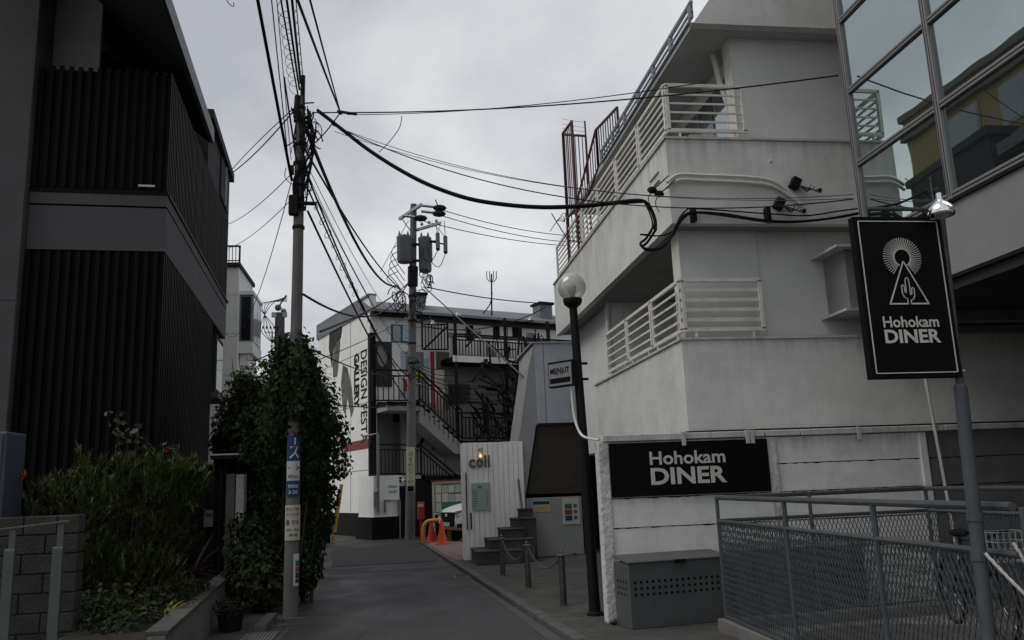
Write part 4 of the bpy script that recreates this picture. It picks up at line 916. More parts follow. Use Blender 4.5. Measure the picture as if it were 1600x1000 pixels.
# ================================================================== WHITE BOARD FENCE, STEPS, GREY BLOCK
wfc = thing('board_fence', 'white vertical board fence carrying the cafe letters', 'fence', (2.1, 18.95, .05))
x = 1.46
for i in range(12):
    MB().box(x + .003, x + .112, 18.9 + random.uniform(-.003, .003), 18.935, .06, 2.60 + random.uniform(-.004, .004)).build('board', fence_white, wfc, bevel=.004); x += .1145
MB().box(1.47, x - .01, 18.937, 18.99, .1, 2.58).build('backing', joint_m, wfc)
MB().box(1.455, 1.485, 18.94, 19.4, .06, 2.59).build('side_board', fence_white, wfc)
MB().box(1.515, 1.54, 18.862, 18.88, .70, 1.95).build('handle', black_steel, wfc)
for z in (.8, 1.85): MB().box(1.515, 1.54, 18.88, 18.9, z, z + .03).build('handle_bracket', black_steel, wfc)
MB().box(1.60, 1.63, 18.86, 18.9, .72, 1.07).build('handle', black_steel, wfc)
ch = MB()
for k in range(16): ch.tube(loop((2.70 + .004 * k, 18.87, 1.75 - .042 * k), .024, 9, 0, 2 * math.pi, (1, 0, 0) if k % 2 else (.3, .95, 0), (0, 0, 1)), .007, 4)
tag(ch.build('wall_chain', black_steel), 'dark chain hanging on the white board fence near the steps', 'chain')
c_bronze = flat('bronze_grey', (.13, .12, .105))
cl = thing('cafe_letters', 'raised bronze grey cafe lettering on the white board fence', 'lettering', (1.6, 18.88, 2.05))
for chn, x0, w0, h0 in (('c', 1.60, .15, .19), ('o', 1.765, .16, .19), ('l', 1.95, .045, .27), ('i', 2.03, .045, .27)):
    m_ = MB(); lettering(m_, chn, (x0, 18.86, 2.05), (1, 0, 0), (0, 0, 1), w0, h0, .03); n0 = len(m_.v); f0 = list(m_.f)
    m_.v += [(v[0], v[1] + .035, v[2]) for v in m_.v]; ed_ = {}
    for f in f0:
        for a, b in zip(f, f[1:] + f[:1]): ed_[(a, b)] = 1
    for (a, b) in ed_:
        if (b, a) not in ed_: m_.f.append((a, a + n0, b + n0, b))
    m_.build('letter', c_bronze, cl)
wl = thing('wall_lamp', 'small lit bulb lamp above the cafe letters', 'lamp', (1.86, 18.85, 2.4))
MB().lathe((1.86, 18.80, 2.40), [(.03, .09), (.045, .07), (.045, .0), (.03, -.01)], 12).build('cap', galv, wl, smooth=True)
MB().box(1.84, 1.88, 18.80, 18.9, 2.44, 2.47).build('arm', galv, wl)
MB().lathe((1.86, 18.80, 2.22), [(.02, 0), (.075, .02), (.085, .08), (.05, .15), (.03, .17)], 12).build('shade', globe_m, wl, smooth=True)
MB().sphere((1.86, 18.80, 2.30), .035, 10).build('bulb', bulb_m, wl, smooth=True)
mn = thing('menu_sign', 'pale glass notice board screwed to the white fence', 'sign', (1.85, 18.87, 1.1))
MB().box(1.64, 2.06, 18.862, 18.872, 1.11, 1.71).build('sheet', glassy, mn)
tx = MB()
for i in range(7): tx.box(1.67, 1.67 + random.uniform(.06, .13), 18.858, 18.861, 1.53 - i * .055, 1.545 - i * .055)
for i in range(9): tx.box(1.97, 1.97 + random.uniform(.03, .06), 18.858, 18.861, 1.53 - i * .04, 1.54 - i * .04)
tx.box(1.78, 1.87, 18.858, 18.861, 1.60, 1.64); tx.build('print', c_mid, mn, kind='stuff')
for x in (1.66, 2.04):
    for z in (1.13, 1.69): MB().sphere((x, 18.858, z), .012, 6).build('screw', galv, mn)
stp = thing('steps', 'flight of dark concrete steps climbing beside the white fence', 'steps', (2.1, 18.2, .05))
for i, (x0, z1) in enumerate(((1.60, .33), (1.90, .53), (2.2, .73), (2.48, .93), (2.66, 1.12))):
    MB().box(x0, x0 + (.95 if i < 2 else .5 if i < 4 else .3), 17.6 + .25 * i, 18.88, .05, z1 - .035).build('step', concrete_dk, stp, bevel=.01)
    MB().box(x0 - .015, x0 + (.95 if i < 2 else .5 if i < 4 else .3), 17.58 + .25 * i, 18.89, z1 - .034, z1).build('tread', concrete_dk, stp, bevel=.006)
sbk = thing('stair_block', 'blue grey concrete stair block with a slanted dark underside', 'building', (3.6, 19.5, .05))
MB().box(2.78, 4.16, 19.05, 21.5, .05, 1.33).build('base_wall', light_grey_wall, sbk, bevel=.01)
MB().prism([(2.80, 19.3, 1.33), (4.25, 19.3, 1.33), (4.25, 19.3, 1.42), (2.82, 19.3, 1.42)], (0, .5, 0)).build('gap', black_back, sbk)
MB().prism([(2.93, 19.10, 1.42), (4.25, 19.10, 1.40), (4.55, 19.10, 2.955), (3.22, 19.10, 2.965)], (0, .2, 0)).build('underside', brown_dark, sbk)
MB().prism([(3.21, 19.0, 4.86), (3.06, 19.0, 4.29), (2.66, 19.0, 2.03), (2.76, 19.0, 1.34), (2.86, 19.0, 1.34), (3.18, 19.0, 2.97), (3.21, 19.0, 2.97)], (0, 1.6, 0)).build('side_wall', light_grey_wall, sbk)
MB().box(3.213, 4.9, 19.0, 21.5, 2.97, 4.86).build('upper_wall', blue_grey_wall, sbk)
MB().bar((2.86, 19.05, 1.36), (3.2, 19.05, 2.95), .04, .06).build('edge_strip', black_steel, sbk)
MB().box(3.22, 4.88, 18.985, 19.0, 2.97, 3.0).build('drip_strip', black_steel, sbk)
for x_ in (3.42, 4.3): MB().box(x_, x_ + .012, 18.996, 19.0, 3.0, 4.86).build('seam', blue_grey_wall if x_ > 4 else c_mid, sbk)
MB().box(3.15, 4.92, 18.97, 21.5, 4.86, 4.90).build('coping', light_grey_wall, sbk)
MB().box(4.2, 6.5, 20.2, 20.4, .05, 3.0).build('dark_void_sheet', black_back, sbk)  # black sheet standing in for the dark of the passage beside the block
for k, (a, b, c, d, mt_) in enumerate(((3.02, 3.42, 1.04, 1.28, c_white), (3.03, 3.41, 1.19, 1.265, c_blue), (3.04, 3.40, 1.07, 1.165, c_yel))):
    pass
nts = thing('notice', 'white notice with a blue band and a yellow band on the grey wall', 'notice', (3.2, 19.04, 1.1))
MB().box(3.02, 3.42, 19.035, 19.048, 1.02, 1.27).build('sheet', c_white, nts); MB().box(3.03, 3.41, 19.030, 19.034, 1.18, 1.255).build('band', c_blue, nts); MB().box(3.04, 3.40, 19.030, 19.034, 1.05, 1.15).build('band', c_yel, nts)
pst = thing('poster', 'framed white poster with coloured squares on the grey wall', 'poster', (3.9, 19.04, .9))
MB().box(3.70, 4.10, 19.03, 19.048, .72, 1.30).build('sheet', c_white, pst)
for i, mt_ in enumerate((c_green, c_brick, c_blue)): MB().box(3.76, 3.92, 19.024, 19.029, 1.06 - i * .13, 1.17 - i * .13).build('square', mt_, pst)
for i in range(3): MB().add([(4.0 + .045 * math.cos(t), 19.026, 1.12 - i * .13 + .045 * math.sin(t)) for t in np.linspace(0, 6.283, 13)[:-1]], [tuple(range(12))]).build('dot', c_red if i == 1 else c_mid, pst)

# bollards with chains
for i, (x, y, lb) in enumerate(((1.87, 15.5, 'steel bollard nearest the white fence steps'), (2.02, 13.45, 'middle steel bollard holding both chain ends'), (2.15, 11.28, 'steel bollard closest to the black street lamp'))):
    b = thing('bollard', lb, 'bollard', (x, y, .05), 'steel bollards along the pavement edge')
    MB().lathe((x, y, .05), [(.045, 0), (.045, .50)], 16).build('lower_tube', post_steel, b, smooth=True)
    MB().lathe((x, y, .55), [(.048, 0), (.048, .13)], 16).build('upper_tube', post_steel, b, smooth=True)
    MB().lathe((x, y, .68), [(.075, 0), (.075, .012), (.02, .02)], 16).build('cap', silver, b)
    MB().tube(loop((x, y, .715), .026, 11, 0, 6.283, (1, 0, 0), (0, 0, 1)), .006, 5).build('ring', chrome, b, smooth=True)
    MB().lathe((x, y, .045), [(.075, 0), (.075, .012)], 14).build('base_plate', post_steel, b)
def chain(label, p, q, sag):
    m_ = MB(); pts = sagline(p, q, sag, 60); L_ = sum((b - a).length for a, b in zip(pts[:-1], pts[1:])); n = int(L_ / .034); pts = sagline(p, q, sag, n)
    for k in range(n - 1):
        c = (pts[k] + pts[k + 1]) / 2; d = (pts[k + 1] - pts[k]).normalized(); s1 = d.cross(Vector((0, 0, 1))).normalized(); s2 = d.cross(s1)
        m_.tube([c + d * math.cos(t) * .023 + (s1 if k % 2 else s2) * math.sin(t) * .012 for t in np.linspace(0, 6.283, 9)], .0048, 4)
    tag(m_.build('chain', silver), label, 'chain', 'bollard chains')
chain('silver chain sagging from the fence side bollard to the middle one', (1.87, 15.5, .70), (2.02, 13.45, .70), .30)
chain('silver chain sagging from the middle bollard towards the street lamp', (2.02, 13.45, .70), (2.15, 11.28, .70), .26)

# street lamp
sl_ = thing('street_lamp', 'black street lamp with clear round globe beside the diner wall', 'street lamp', (2.34, 10.3, .05))
MB().tube([(2.34, 10.3, .05), (2.32, 10.3, 1.8), (2.275, 10.3, 3.82)], .068, 14, .052).build('pole', black_steel, sl_, smooth=True)
MB().lathe((2.34, 10.3, .05), [(.10, 0), (.10, .03), (.072, .05), (.072, .16)], 14).build('base', black_steel, sl_)
MB().lathe((2.272, 10.3, 3.82), [(.05, 0), (.11, .05), (.125, .09), (.125, .12), (.06, .12)], 16).build('globe_holder', black_steel, sl_)
MB().sphere((2.27, 10.3, 4.10), .185, 28).build('globe', globe_m, sl_, smooth=True)
MB().lathe((2.27, 10.3, 3.94), [(.035, 0), (.035, .06), (.055, .1), (.06, .16), (.035, .22)], 12).build('bulb', c_white, sl_, smooth=True)
bxs = thing('box_sign', 'small dark framed light box sign on the black lamp pole', 'sign', (2.15, 10.25, 2.8))
BM = Matrix.Translation((2.235, 10.22, 2.98)) @ Matrix.Rotation(R(-50), 4, 'Z')
MB(BM).box(-.40, 0, -.045, .045, -.165, .165).build('case', black_steel, bxs, bevel=.006)
MB(BM).box(-.385, -.02, -.049, -.0455, -.145, .135).build('face', c_grey, bxs)
tx = MB(BM); lettering(tx, 'ME(N)UT', (-.36, -.052, -.02), (1, 0, 0), (0, 0, 1), .31, .10, .03)
tx.box(-.37, -.04, -.052, -.0505, -.115, -.05); tx.build('lettering', black_back, bxs)
for z in (-.08, .12): MB().bar((2.2, 10.3, 2.98 + z), (2.42, 10.3, 2.98 + z), .03).build('bracket', black_steel, bxs)

# ================================================================== GALLERY BUILDING
g_ = R(68); GU = Vector((math.sin(g_), math.cos(g_), 0)); GV = Vector((-math.cos(g_), math.sin(g_), 0)); G0 = Vector((-.93, 31.42, 0))
GM = frame(G0, GU, GV)
def G(): return MB(GM)
def gf(px, py, v=0.):
    d = ray(px, py); p = EYEV + d * ((G0 + GV * v - EYEV).dot(GV) / d.dot(GV)); return (p - G0).dot(GU), p.z
def gs(px, py, u=0.):
    d = ray(px, py); p = EYEV + d * ((G0 + GU * u - EYEV).dot(GU) / d.dot(GU)); return (p - G0).dot(GV), p.z
ga = thing('gallery_building', 'white gallery building with mural, painted panels and black outside stairs', 'building', (1, 33, 0))
def gb_(nm, mat, *b, **k): return G().box(*b).build(nm, mat, ga, **k)
gb_('side_wall', gal_white, 0, .25, .0, 6.6, 0, 8.95)
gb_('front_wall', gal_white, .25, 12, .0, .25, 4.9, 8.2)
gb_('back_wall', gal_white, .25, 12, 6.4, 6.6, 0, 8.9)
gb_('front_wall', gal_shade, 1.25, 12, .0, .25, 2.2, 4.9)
gb_('walkway_shade_sheet', c_grey, 3.05, 12, -.02, -.003, 3.4, 6.34)  # grey sheet over the wall, painting in the shade under the walkway
gb_('recess_wall', c_grey, .25, 1.25, .9, 1.0, 2.1, 4.9)
gb_('base_wall', gal_black, .5, 4.2, -1.25, .2, 0, 2.1)
gb_('base_wall', gal_black, 4.2, 12, -.1, .2, 0, 2.2)
gb_('floor', gal_black, .1, 12, .26, 6.4, 4.7, 4.9)
gb_('eave', gal_black, -.0, 12, -.35, .0, 8.16, 8.26)
gb_('gutter', c_grey, -.1, 12, -.45, -.3, 8.26, 8.36)
G().prism([(-.05, -.3, 8.36), (-.05, .9, 8.95), (-.05, 6.7, 8.95), (-.05, 6.7, 8.36)], (12, 0, 0)).build('roof', gal_roof, ga)
gb_('roof_edge', c_grey, -.06, .26, .0, 6.65, 8.95, 9.03)
for px0, px1, pt in ((654, 668, 455), (847, 866, 470)):
    u0, z1 = gf(px0, pt); u1, _ = gf(px1, pt); b = gb_('roof_duct', gal_roof, u0, u1, .2, .8, 8.4, z1 - .1); gb_('duct_cap', gal_black, u0 - .06, u1 + .06, .1, .9, z1 - .1, z1)
for z in (2.4, 4.9, 6.9): gb_('joint', c_mid, -.006, 0, .2, 6.6, z, z + .02)
for v in (2.2, 4.2): gb_('joint', c_mid, -.006, 0, v, v + .03, .9, 8.9)
# mural stand-ins and lettering
mural_m = M('mural_grey', (.03, .03, .03), .9, .7, 2.6)
def blob(pts, nm='mural_shape', mt_=None):
    q = [gs(*p) for p in pts]; G().prism([(-.004, a, b) for a, b in q], (-.006, 0, 0)).build(nm, mt_ or mural_m, ga)
mural_lt = M('mural_pale', (.11, .11, .108), .9, .5, 2.2)
blob([(515, 520), (521, 508), (531, 503), (535, 512), (533, 528), (526, 536), (521, 548), (519, 575), (514, 545)])
blob([(526, 537), (532, 530), (531, 548), (529, 570), (527, 588), (521, 590), (520, 570), (522, 548)], mt_=mural_lt)
blob([(536, 570), (543, 575), (549, 600), (553, 640), (549, 652), (543, 620), (540, 650), (536, 640), (533, 600)], mt_=mural_lt)
ll = G(); q0 = gs(573, 548)
lettering(ll, 'DESIGN FESTA', (-.012, 1.02, 6.95), (0, 0, -1), (0, -1, 0), 3.55, .68, .01); lettering(ll, 'GALLERY', (-.012, 1.80, 6.95), (0, 0, -1), (0, -1, 0), 2.15, .60, .05)
ll.build('lettering', gal_black, ga)
gb_('corner_strip', gal_black, -.02, .2, -.06, .2, 2.1, 7.5)
gb_('red_band', c_brick, -.012, 0, .1, 3.0, 3.2, 3.55)
gb_('plinth', gal_black, -.02, 0, -.0, 6.6, 0, .85)
lw = thing('pipe_cabinet', 'low white wall with grey pipes beside the gallery steps', 'wall', G0 + GU * .2 + GV * -1)
G().box(-.5, .45, -1.6, -.1, .75, 2.15).build('wall', gal_white, lw)
G().box(-.6, .5, -1.7, -.05, 0, .75).build('base', gal_black, lw)
G().box(-.52, .47, -1.63, -.08, .72, .78).build('ledge', gal_white, lw)
for pts in ([(-.35, -1.66, .9), (-.35, -1.66, 3.6), (-.35, -.2, 3.6)], [(-.1, -1.66, .9), (-.1, -1.66, 1.3), (.42, -1.66, 1.3), (.42, -1.66, 0)], [(-.48, -1.66, 1.1), (-.48, -1.66, 1.6), (-.35, -1.66, 1.65)]):
    G().tube(pts, .05, 8).build('pipe', c_grey, lw)
ll = G(); lettering(ll, 'DESIGN', (.05, -1.605, 1.72), (1, 0, 0), (0, 0, 1), .32, .09, .02); lettering(ll, 'GALLERY', (.05, -1.605, 1.55), (1, 0, 0), (0, 0, 1), .32, .08, .02); ll.build('lettering', c_mid, lw)
G().box(-.15, .12, -1.64, -1.6, .5, .66).build('meter', c_grey, lw)
# front openings, panels
def fbox(nm, mt_, x0, y0, x1, y1, v0=-.02, v1=-.002, par=None):
    a, b = gf(x0, y0); c, d = gf(x1, y1); return G().box(min(a, c), max(a, c), v0, v1, min(b, d), max(b, d)).build(nm, mt_, par or ga)
wn = fbox('window_frame', c_mid, 611, 507, 642, 536, -.04, -.002)
fbox('pane', window_dark, 613, 509, 625, 534, -.06, -.041, wn); fbox('pane', glassmat('blue_pane', (.4, .55, .7), .3, (.01, .03, .06)), 628, 509, 640, 534, -.06, -.041, wn)
pr_ = fbox('portrait_board', M('portrait_dark', (.03, .03, .03), .8, .6, 1.2), 580, 533, 612, 604, -.06, -.01)
c0 = gf(596, 556); G().add([(c0[0] + .2 * math.cos(t), -.065, c0[1] + .42 * math.sin(t)) for t in np.linspace(0, 6.283, 21)[:-1]], [tuple(range(20))]).build('oval', c_grey, pr_)
for a in ((626, 549, 634, 582, c_sky), (634, 549, 662, 580, c_grey), (630, 580, 665, 590, c_yel), (626, 590, 632, 620, c_white), (632, 592, 636, 612, c_red), (640, 590, 646, 616, c_sky), (650, 590, 671, 640, c_grey), (672, 549, 680, 640, c_red), (681, 549, 702, 578, c_olive), (681, 590, 692, 622, c_white), (692, 590, 702, 606, c_yel), (692, 616, 702, 640, c_green), (624, 612, 646, 622, c_sky), (681, 622, 692, 640, c_pink), (660, 560, 671, 590, c_sky), (705, 608, 722, 634, c_mid)):
    fbox('painted_panel', a[4], *a[:4])
for a in ((728, 508, 740, 533), (700, 600, 735, 632), (770, 508, 781, 530), (800, 510, 815, 528)): fbox('dark_opening', gal_black, *a)
for px in range(705, 860, 22): fbox('wall_joint', c_mid, px, 512, px + 1, 568)
gr_m = M('wall_scribble', (.28, .25, .24), .9, .6, 9)
for a in ((735, 516, 752, 524), (760, 540, 772, 560), (822, 520, 836, 540), (700, 520, 712, 528)): fbox('wall_sketch', gr_m, *a)
# balcony floor and railing on the upper right
u0, _ = gf(700, 560); gb_('walkway', gal_black, 2.9, 9, -1.1, 0, 6.35, 6.55)
gb_('walkway_edge', gal_white, 2.9, 9, -1.12, -1.1, 6.35, 6.6)
def bal(nm, p, q, h, n, v, mt_=black_steel, r=.03):
    m_ = G(); p = Vector((p[0], v, p[1])); q = Vector((q[0], v, q[1])); up = Vector((0, 0, h))
    m_.bar(p + up, q + up, .06); m_.bar(p + up * .82, q + up * .82, .045); m_.bar(p, q, .05)
    for i in range(n + 1): t = i / n; a = p.lerp(q, t); m_.bar(a, a + up * (1 if i in (0, n) else .82), .05 if i in (0, n) else r)
    return m_.build(nm, mt_, ga)
bal('walkway_railing', (2.95, 6.6), (7.4, 6.6), .75, 34, -1.08)
bal('window_railing', gf(660, 546, -.6), gf(700, 546, -.6), 1.2, 8, -.6)
G().bar((gf(663, 545, -.6)[0], -.6, gf(663, 545, -.6)[1]), (gf(699, 510, -.6)[0], -.6, gf(699, 510, -.6)[1]), .06).build('brace', black_steel, ga)
for u in (3.0, 5.2, 7.2): gb_('walkway_post', black_steel, u, u + .09, -1.12, -1.03, 3.4, 8.2)
gb_('canopy_beam', black_steel, 2.2, 9, -1.15, -1.05, 7.85, 7.95)
gb_('canopy_beam', black_steel, 2.95, 9, -1.15, -1.05, 7.40, 7.46)
# upper stair
V1 = -1.2
l0 = gf(582, 628, V1); l1 = gf(655, 628, V1); l2 = gf(722, 690, V1)
gb_('landing', gal_black, .2, l1[0], V1, -.0, l1[1] - .14, l1[1]); gb_('landing_soffit', gal_shade, .2, l1[0], V1 + .02, -.0, l1[1] - .32, l1[1] - .15)
n = 9
for i in range(n):
    a = l1[0] + (l2[0] - l1[0]) * i / n; b = l1[0] + (l2[0] - l1[0]) * (i + 1) / n; z = l1[1] + (l2[1] - l1[1]) * (i + 1) / n
    gb_('stair_tread', c_pink if i in (2, 3, 4) else gal_black, a, b + .03, V1, -.05, z - .02, z + .06); gb_('stair_riser', gal_black, a, a + .04, V1, -.05, z - .2, z + .22)
G().prism([(l1[0], V1, l1[1] - .1), (l2[0], V1, l2[1] - .1), (l2[0], V1, l2[1] - .45), (l2[0] - .3, V1, l2[1] - .45), (l1[0], V1, l1[1] - .75)], (0, 1.1, 0)).build('stair_stringer', gal_shade, ga)
bal('landing_railing', (l0[0], l0[1] + .05), (l1[0], l1[1] + .05), 1.1, 9, V1 - .03)
bal('stair_railing', (l1[0], l1[1] + .12), (l2[0], l2[1] + .12), 1.05, 14, V1 - .03)
bal('end_railing', (l2[0], l2[1] + .12), (l2[0] + 2.2, l2[1] + .12), .95, 14, V1 - .03)
gb_('lower_walkway', gal_black, l2[0], 9, V1, 0, l2[1] - .12, l2[1] + .02)
# lower landing and stair
V2 = -1.27
m0 = gf(578, 742, V2); m1 = gf(658, 742, V2); m2 = gf(716, 790, V2)
gb_('lower_landing', gal_white, m1[0] - .75, m1[0], V2 + .02, -.05, m1[1] - .12, m1[1] - .0)
bal('lower_railing', (m0[0], m0[1] + .04), (m1[0], m1[1] + .04), 1.02, 14, V2 - .02)
bal('lower_stair_railing', (m1[0], m1[1] + .04), (m2[0], m2[1] + .04), 1.02, 12, V2 - .02)
for i in range(6):
    a = m1[0] + (m2[0] - m1[0]) * i / 6; z = m1[1] + (m2[1] - m1[1]) * i / 6; gb_('stair_step', gal_white, a, a + .3, V2 + .03, -.05, z - .3, z - .1)
ll = G(); p = gf(675, 704, -.01); lettering(ll, '1st floor', (p[0], -.012, p[1]), (1, 0, 0), (0, 0, 1), .62, .16, .02)
p = gf(650, 680, -.01); ll.tube([(p[0] + .28 * math.cos(t), -.02, p[1] + .42 * math.sin(t)) for t in np.linspace(-1.5, 1.5, 13)], .06, 5); ll.build('lettering', gal_black, ga)
for i in range(2):
    for j in range(2): fbox('wall_sign', c_mid, 586 + 8 * i, 658 + 14 * j, 592 + 8 * i, 663 + 14 * j, .86, .89)
ll = G(); p = gf(601, 760, -1.27); q = gf(634, 760, -1.27); lettering(ll, 'DESIGN FESTA GALLERY', (p[0], -1.262, p[1]), (1, 0, 0), (0, 0, 1), q[0] - p[0], .13, .02)
p = gf(598, 749.5, -1.27); q = gf(628, 749.5, -1.27); ll.bar((p[0], -1.265, p[1]), (q[0], -1.265, q[1]), .03, .02); ll.add([(q[0], -1.266, q[1] - .09), (q[0] + .16, -1.266, q[1]), (q[0], -1.266, q[1] + .09)], [(0, 1, 2)])
ll.build('lettering', gal_white, ga)
gb_('lower_room', c_grey, 3.0, 3.9, -.06, -.002, 2.3, 3.3)
for (px, py) in ((715, 493), (829, 500), (676, 506)):
    p = gf(px, py, -.6); sp_ = G().lathe((p[0], -.6, p[1]), [(.03, .14), (.10, .06), (.15, -.02), (.14, -.04)], 10).build('spotlight', galv, ga, smooth=True); G().tube([(p[0], -.6, p[1]), (p[0], -.3, 8.3)], .02, 4).build('spotlight_arm', galv, sp_)
# black steel lattice sculpture climbing the front
lt = thing('steel_lattice', 'tangle of black welded steel bars climbing the gallery front', 'sculpture', G0 + GU * 5 + GV * -1.5)
for i in range(285):
    u = random.uniform(3.5, 7.8) if random.random() < .35 else random.gauss(6.2, .9); z = random.uniform(3.3, 5.6) if random.random() < .78 else random.uniform(5.6, 7.2)
    a = random.choice([random.uniform(-.3, .3), random.uniform(.5, 1.1), random.uniform(-1.1, -.5), 1.57]); ln = random.uniform(.4, 1.3); v = random.uniform(-2.1, -1.3)
    p = (u - math.cos(a) * ln / 2, v, z - math.sin(a) * ln / 2); q = (u + math.cos(a) * ln / 2, v + random.uniform(-.3, .3), z + math.sin(a) * ln / 2)
    G().bar(p, q, random.choice([.03, .045, .06, .08])).build('bar', black_steel, lt)
for i in range(9): G().tube(loop((random.uniform(3.6, 7.2), random.uniform(-2, -1.4), random.uniform(3.6, 5.6)), random.uniform(.2, .45), 13, 0, 6.283), .035, 5).build('ring', black_steel, lt)
for u in (3.9, 5.6, 7.3): G().bar((u, -1.9, 0), (u, -1.9, 4.5), .09).build('leg', black_steel, lt)
an = thing('antenna', 'tall thin fork topped mast on the gallery roof', 'antenna', sy(768, 486, 33.5))
b = sy(768, 486, 33.5); t_ = sy(768, 428, 33.5)
MB().tube([b - Vector((0, 0, .3)), t_], .035, 6).build('mast', black_steel, an)
for dx_ in (-.2, -.08, .08, .2): MB().tube([t_ + Vector((dx_ * .4, 0, -.35)), t_ + Vector((dx_, 0, -.2)), t_ + Vector((dx_, 0, .12))], .018, 5).build('prong', black_steel, an)
MB().tube(smooth_pts([t_ + Vector((0, 0, -.8)), b + Vector((-.05, 0, .3)), b + Vector((-.35, 0, -.1))], 4), .025, 5).build('stay', black_steel, an)
for (px, py, Y, lb, el) in ((425, 545, 40, 'thin television aerial far off left of the pole', 5),):
    b = sy(px, 562, Y); a2 = thing('aerial', lb, 'antenna', b); MB().tube([b - Vector((0, 0, b.z)), sy(px, 516, Y)], .03, 5).build('mast', galv, a2)
    t_ = sy(px, 520, Y); MB().tube([t_ + Vector((-.35, 0, .05)), t_ + Vector((.4, 0, -.02))], .02, 4).build('boom', galv, a2)
    for k in range(el): x_ = -.3 + .16 * k; MB().tube([t_ + Vector((x_, -.3, .03)), t_ + Vector((x_, .3, .03))], .012, 4).build('element', galv, a2)
b = Vector((3.75, 17.6, 6.3)); t_ = thing('aerial', 'small curved aerial grid by the red cage', 'antenna', b)
for k in range(4): MB().tube(smooth_pts([(3.3 + .08 * k, 16.8, 6.9 + .12 * k), (3.45 + .06 * k, 16.7, 7.1 + .06 * k), (3.58, 16.6, 7.05)], 3), .008, 4).build('element', black_steel, t_)
MB().tube([(3.35, 16.8, 7.3), (3.62, 16.5, 6.6)], .012, 4).build('boom', black_steel, t_)
# wall, sign post and yellow pole left of the gallery
lwall = thing('boundary_wall', 'pale low wall between the ivy and the gallery', 'wall', (-3.4, 31, 0))
MB().box(-5.5, -2.7, 30.8, 31.0, 0, 1.9).build('wall', far_white, lwall); MB().box(-5.5, -2.68, 30.78, 31.02, 0, .3).build('base', gal_black, lwall)
yp = thing('guard_pole', 'leaning yellow and black guard pole at the lane end', 'guard pole', (-2.1, 29.2, 0))
a, b = Vector((-2.12, 29.2, 0)), Vector((-1.84, 29.2, 1.9))
for k in range(5): MB().tube([a.lerp(b, k / 5), a.lerp(b, (k + 1) / 5)], .06, 8).build('band', c_yel if k % 2 == 0 else hoop_m, yp)
ps = thing('sign_post', 'narrow black post with white upright lettering by the yellow pole', 'sign', (-2.3, 29.1, 0))
MB().box(-2.42, -2.20, 29.1, 29.2, 0, 1.95).build('post', gal_black, ps); ll = MB()
for i, c_ in enumerate('HROTIFI'): lettering(ll, c_, (-2.38, 29.095, 1.72 - i * .2), (1, 0, 0), (0, 0, 1), .14 if c_ != 'I' else .04, .15, .03)
ll.build('lettering', c_white, ps)

# ================================================================== THINGS AT THE CORNER
def cone(label, x, y, z):
    c = thing('traffic_cone', label, 'traffic cone', (x, y, z), 'orange traffic cones')
    MB().lathe((x, y, z + .03), [(.14, 0), (.03, .66), (.012, .67)], 18).build('body', cone_m, c, smooth=True)
    MB().box(x - .19, x + .19, y - .19, y + .19, z, z + .03).build('base', cone_m, c, bevel=.01)
    MB().lathe((x, y, z + .41), [(.071, 0), (.056, .11)], 18).build('band', c_white if y < 26 else cone_m, c, smooth=True); return c
cone('orange traffic cone standing nearest the white car', 1.28, 25.0, .055); cone('orange traffic cone half hidden behind the yellow hoop', 1.06, 27.0, 0.0)
hp = thing('hoop_barrier', 'bent orange yellow pipe barrier at the pavement corner', 'barrier', (1.05, 26.9, 0))
MB().tube(smooth_pts([(.80, 26.7, 0), (.80, 26.7, .42), (.88, 26.7, .6), (1.02, 26.7, .66), (1.4, 26.7, .66), (1.55, 26.7, .56), (1.6, 26.7, .4), (1.6, 26.7, 0)], 4), .065, 10).build('pipe', hoop_m, hp, smooth=True)
eb = thing('fire_box', 'red fire extinguisher box on a thin red post', 'fire box', (.75, 28.5, 0))
MB().box(.66, .90, 28.4, 28.58, .65, 1.22).build('box', c_red, eb, bevel=.02); MB().box(.69, .87, 28.39, 28.4, 1.06, 1.16).build('label', c_white, eb); MB().tube([(.78, 28.5, 0), (.78, 28.5, .65)], .035, 8).build('post', c_red, eb)
nb_ = thing('notice_board', 'cream framed notice board full of white and green papers', 'notice board', (1.8, 28, 0))
MB().box(1.20, 3.0, 28.03, 28.08, .85, 1.80).build('back', c_olive, nb_)
for a in ((1.15, 1.22, 27.98, 28.1, 0, 1.84), (2.98, 3.05, 27.98, 28.1, 0, 1.84), (1.22, 2.98, 27.98, 28.1, 1.79, 1.86), (1.22, 2.98, 27.98, 28.1, .80, .86)): MB().box(*a).build('frame', c_cream, nb_)
MB().box(1.12, 3.08, 27.95, 28.13, 1.86, 1.90).build('top', c_brick, nb_)
for i in range(8):
    for j in range(3):
        x = 1.25 + i * .215; z = 1.49 - j * .30; mt_ = (paper_m, paper_pale, paper_pale, paper_m, paper_m)[(i * 2 + j * 3) % 5] if j < 2 else (paper_g if i in (1, 2, 3) else paper_m)
        MB().box(x, x + random.uniform(.17, .205), 28.02, 28.028, z, z + random.uniform(.23, .285)).build('paper', mt_, nb_)
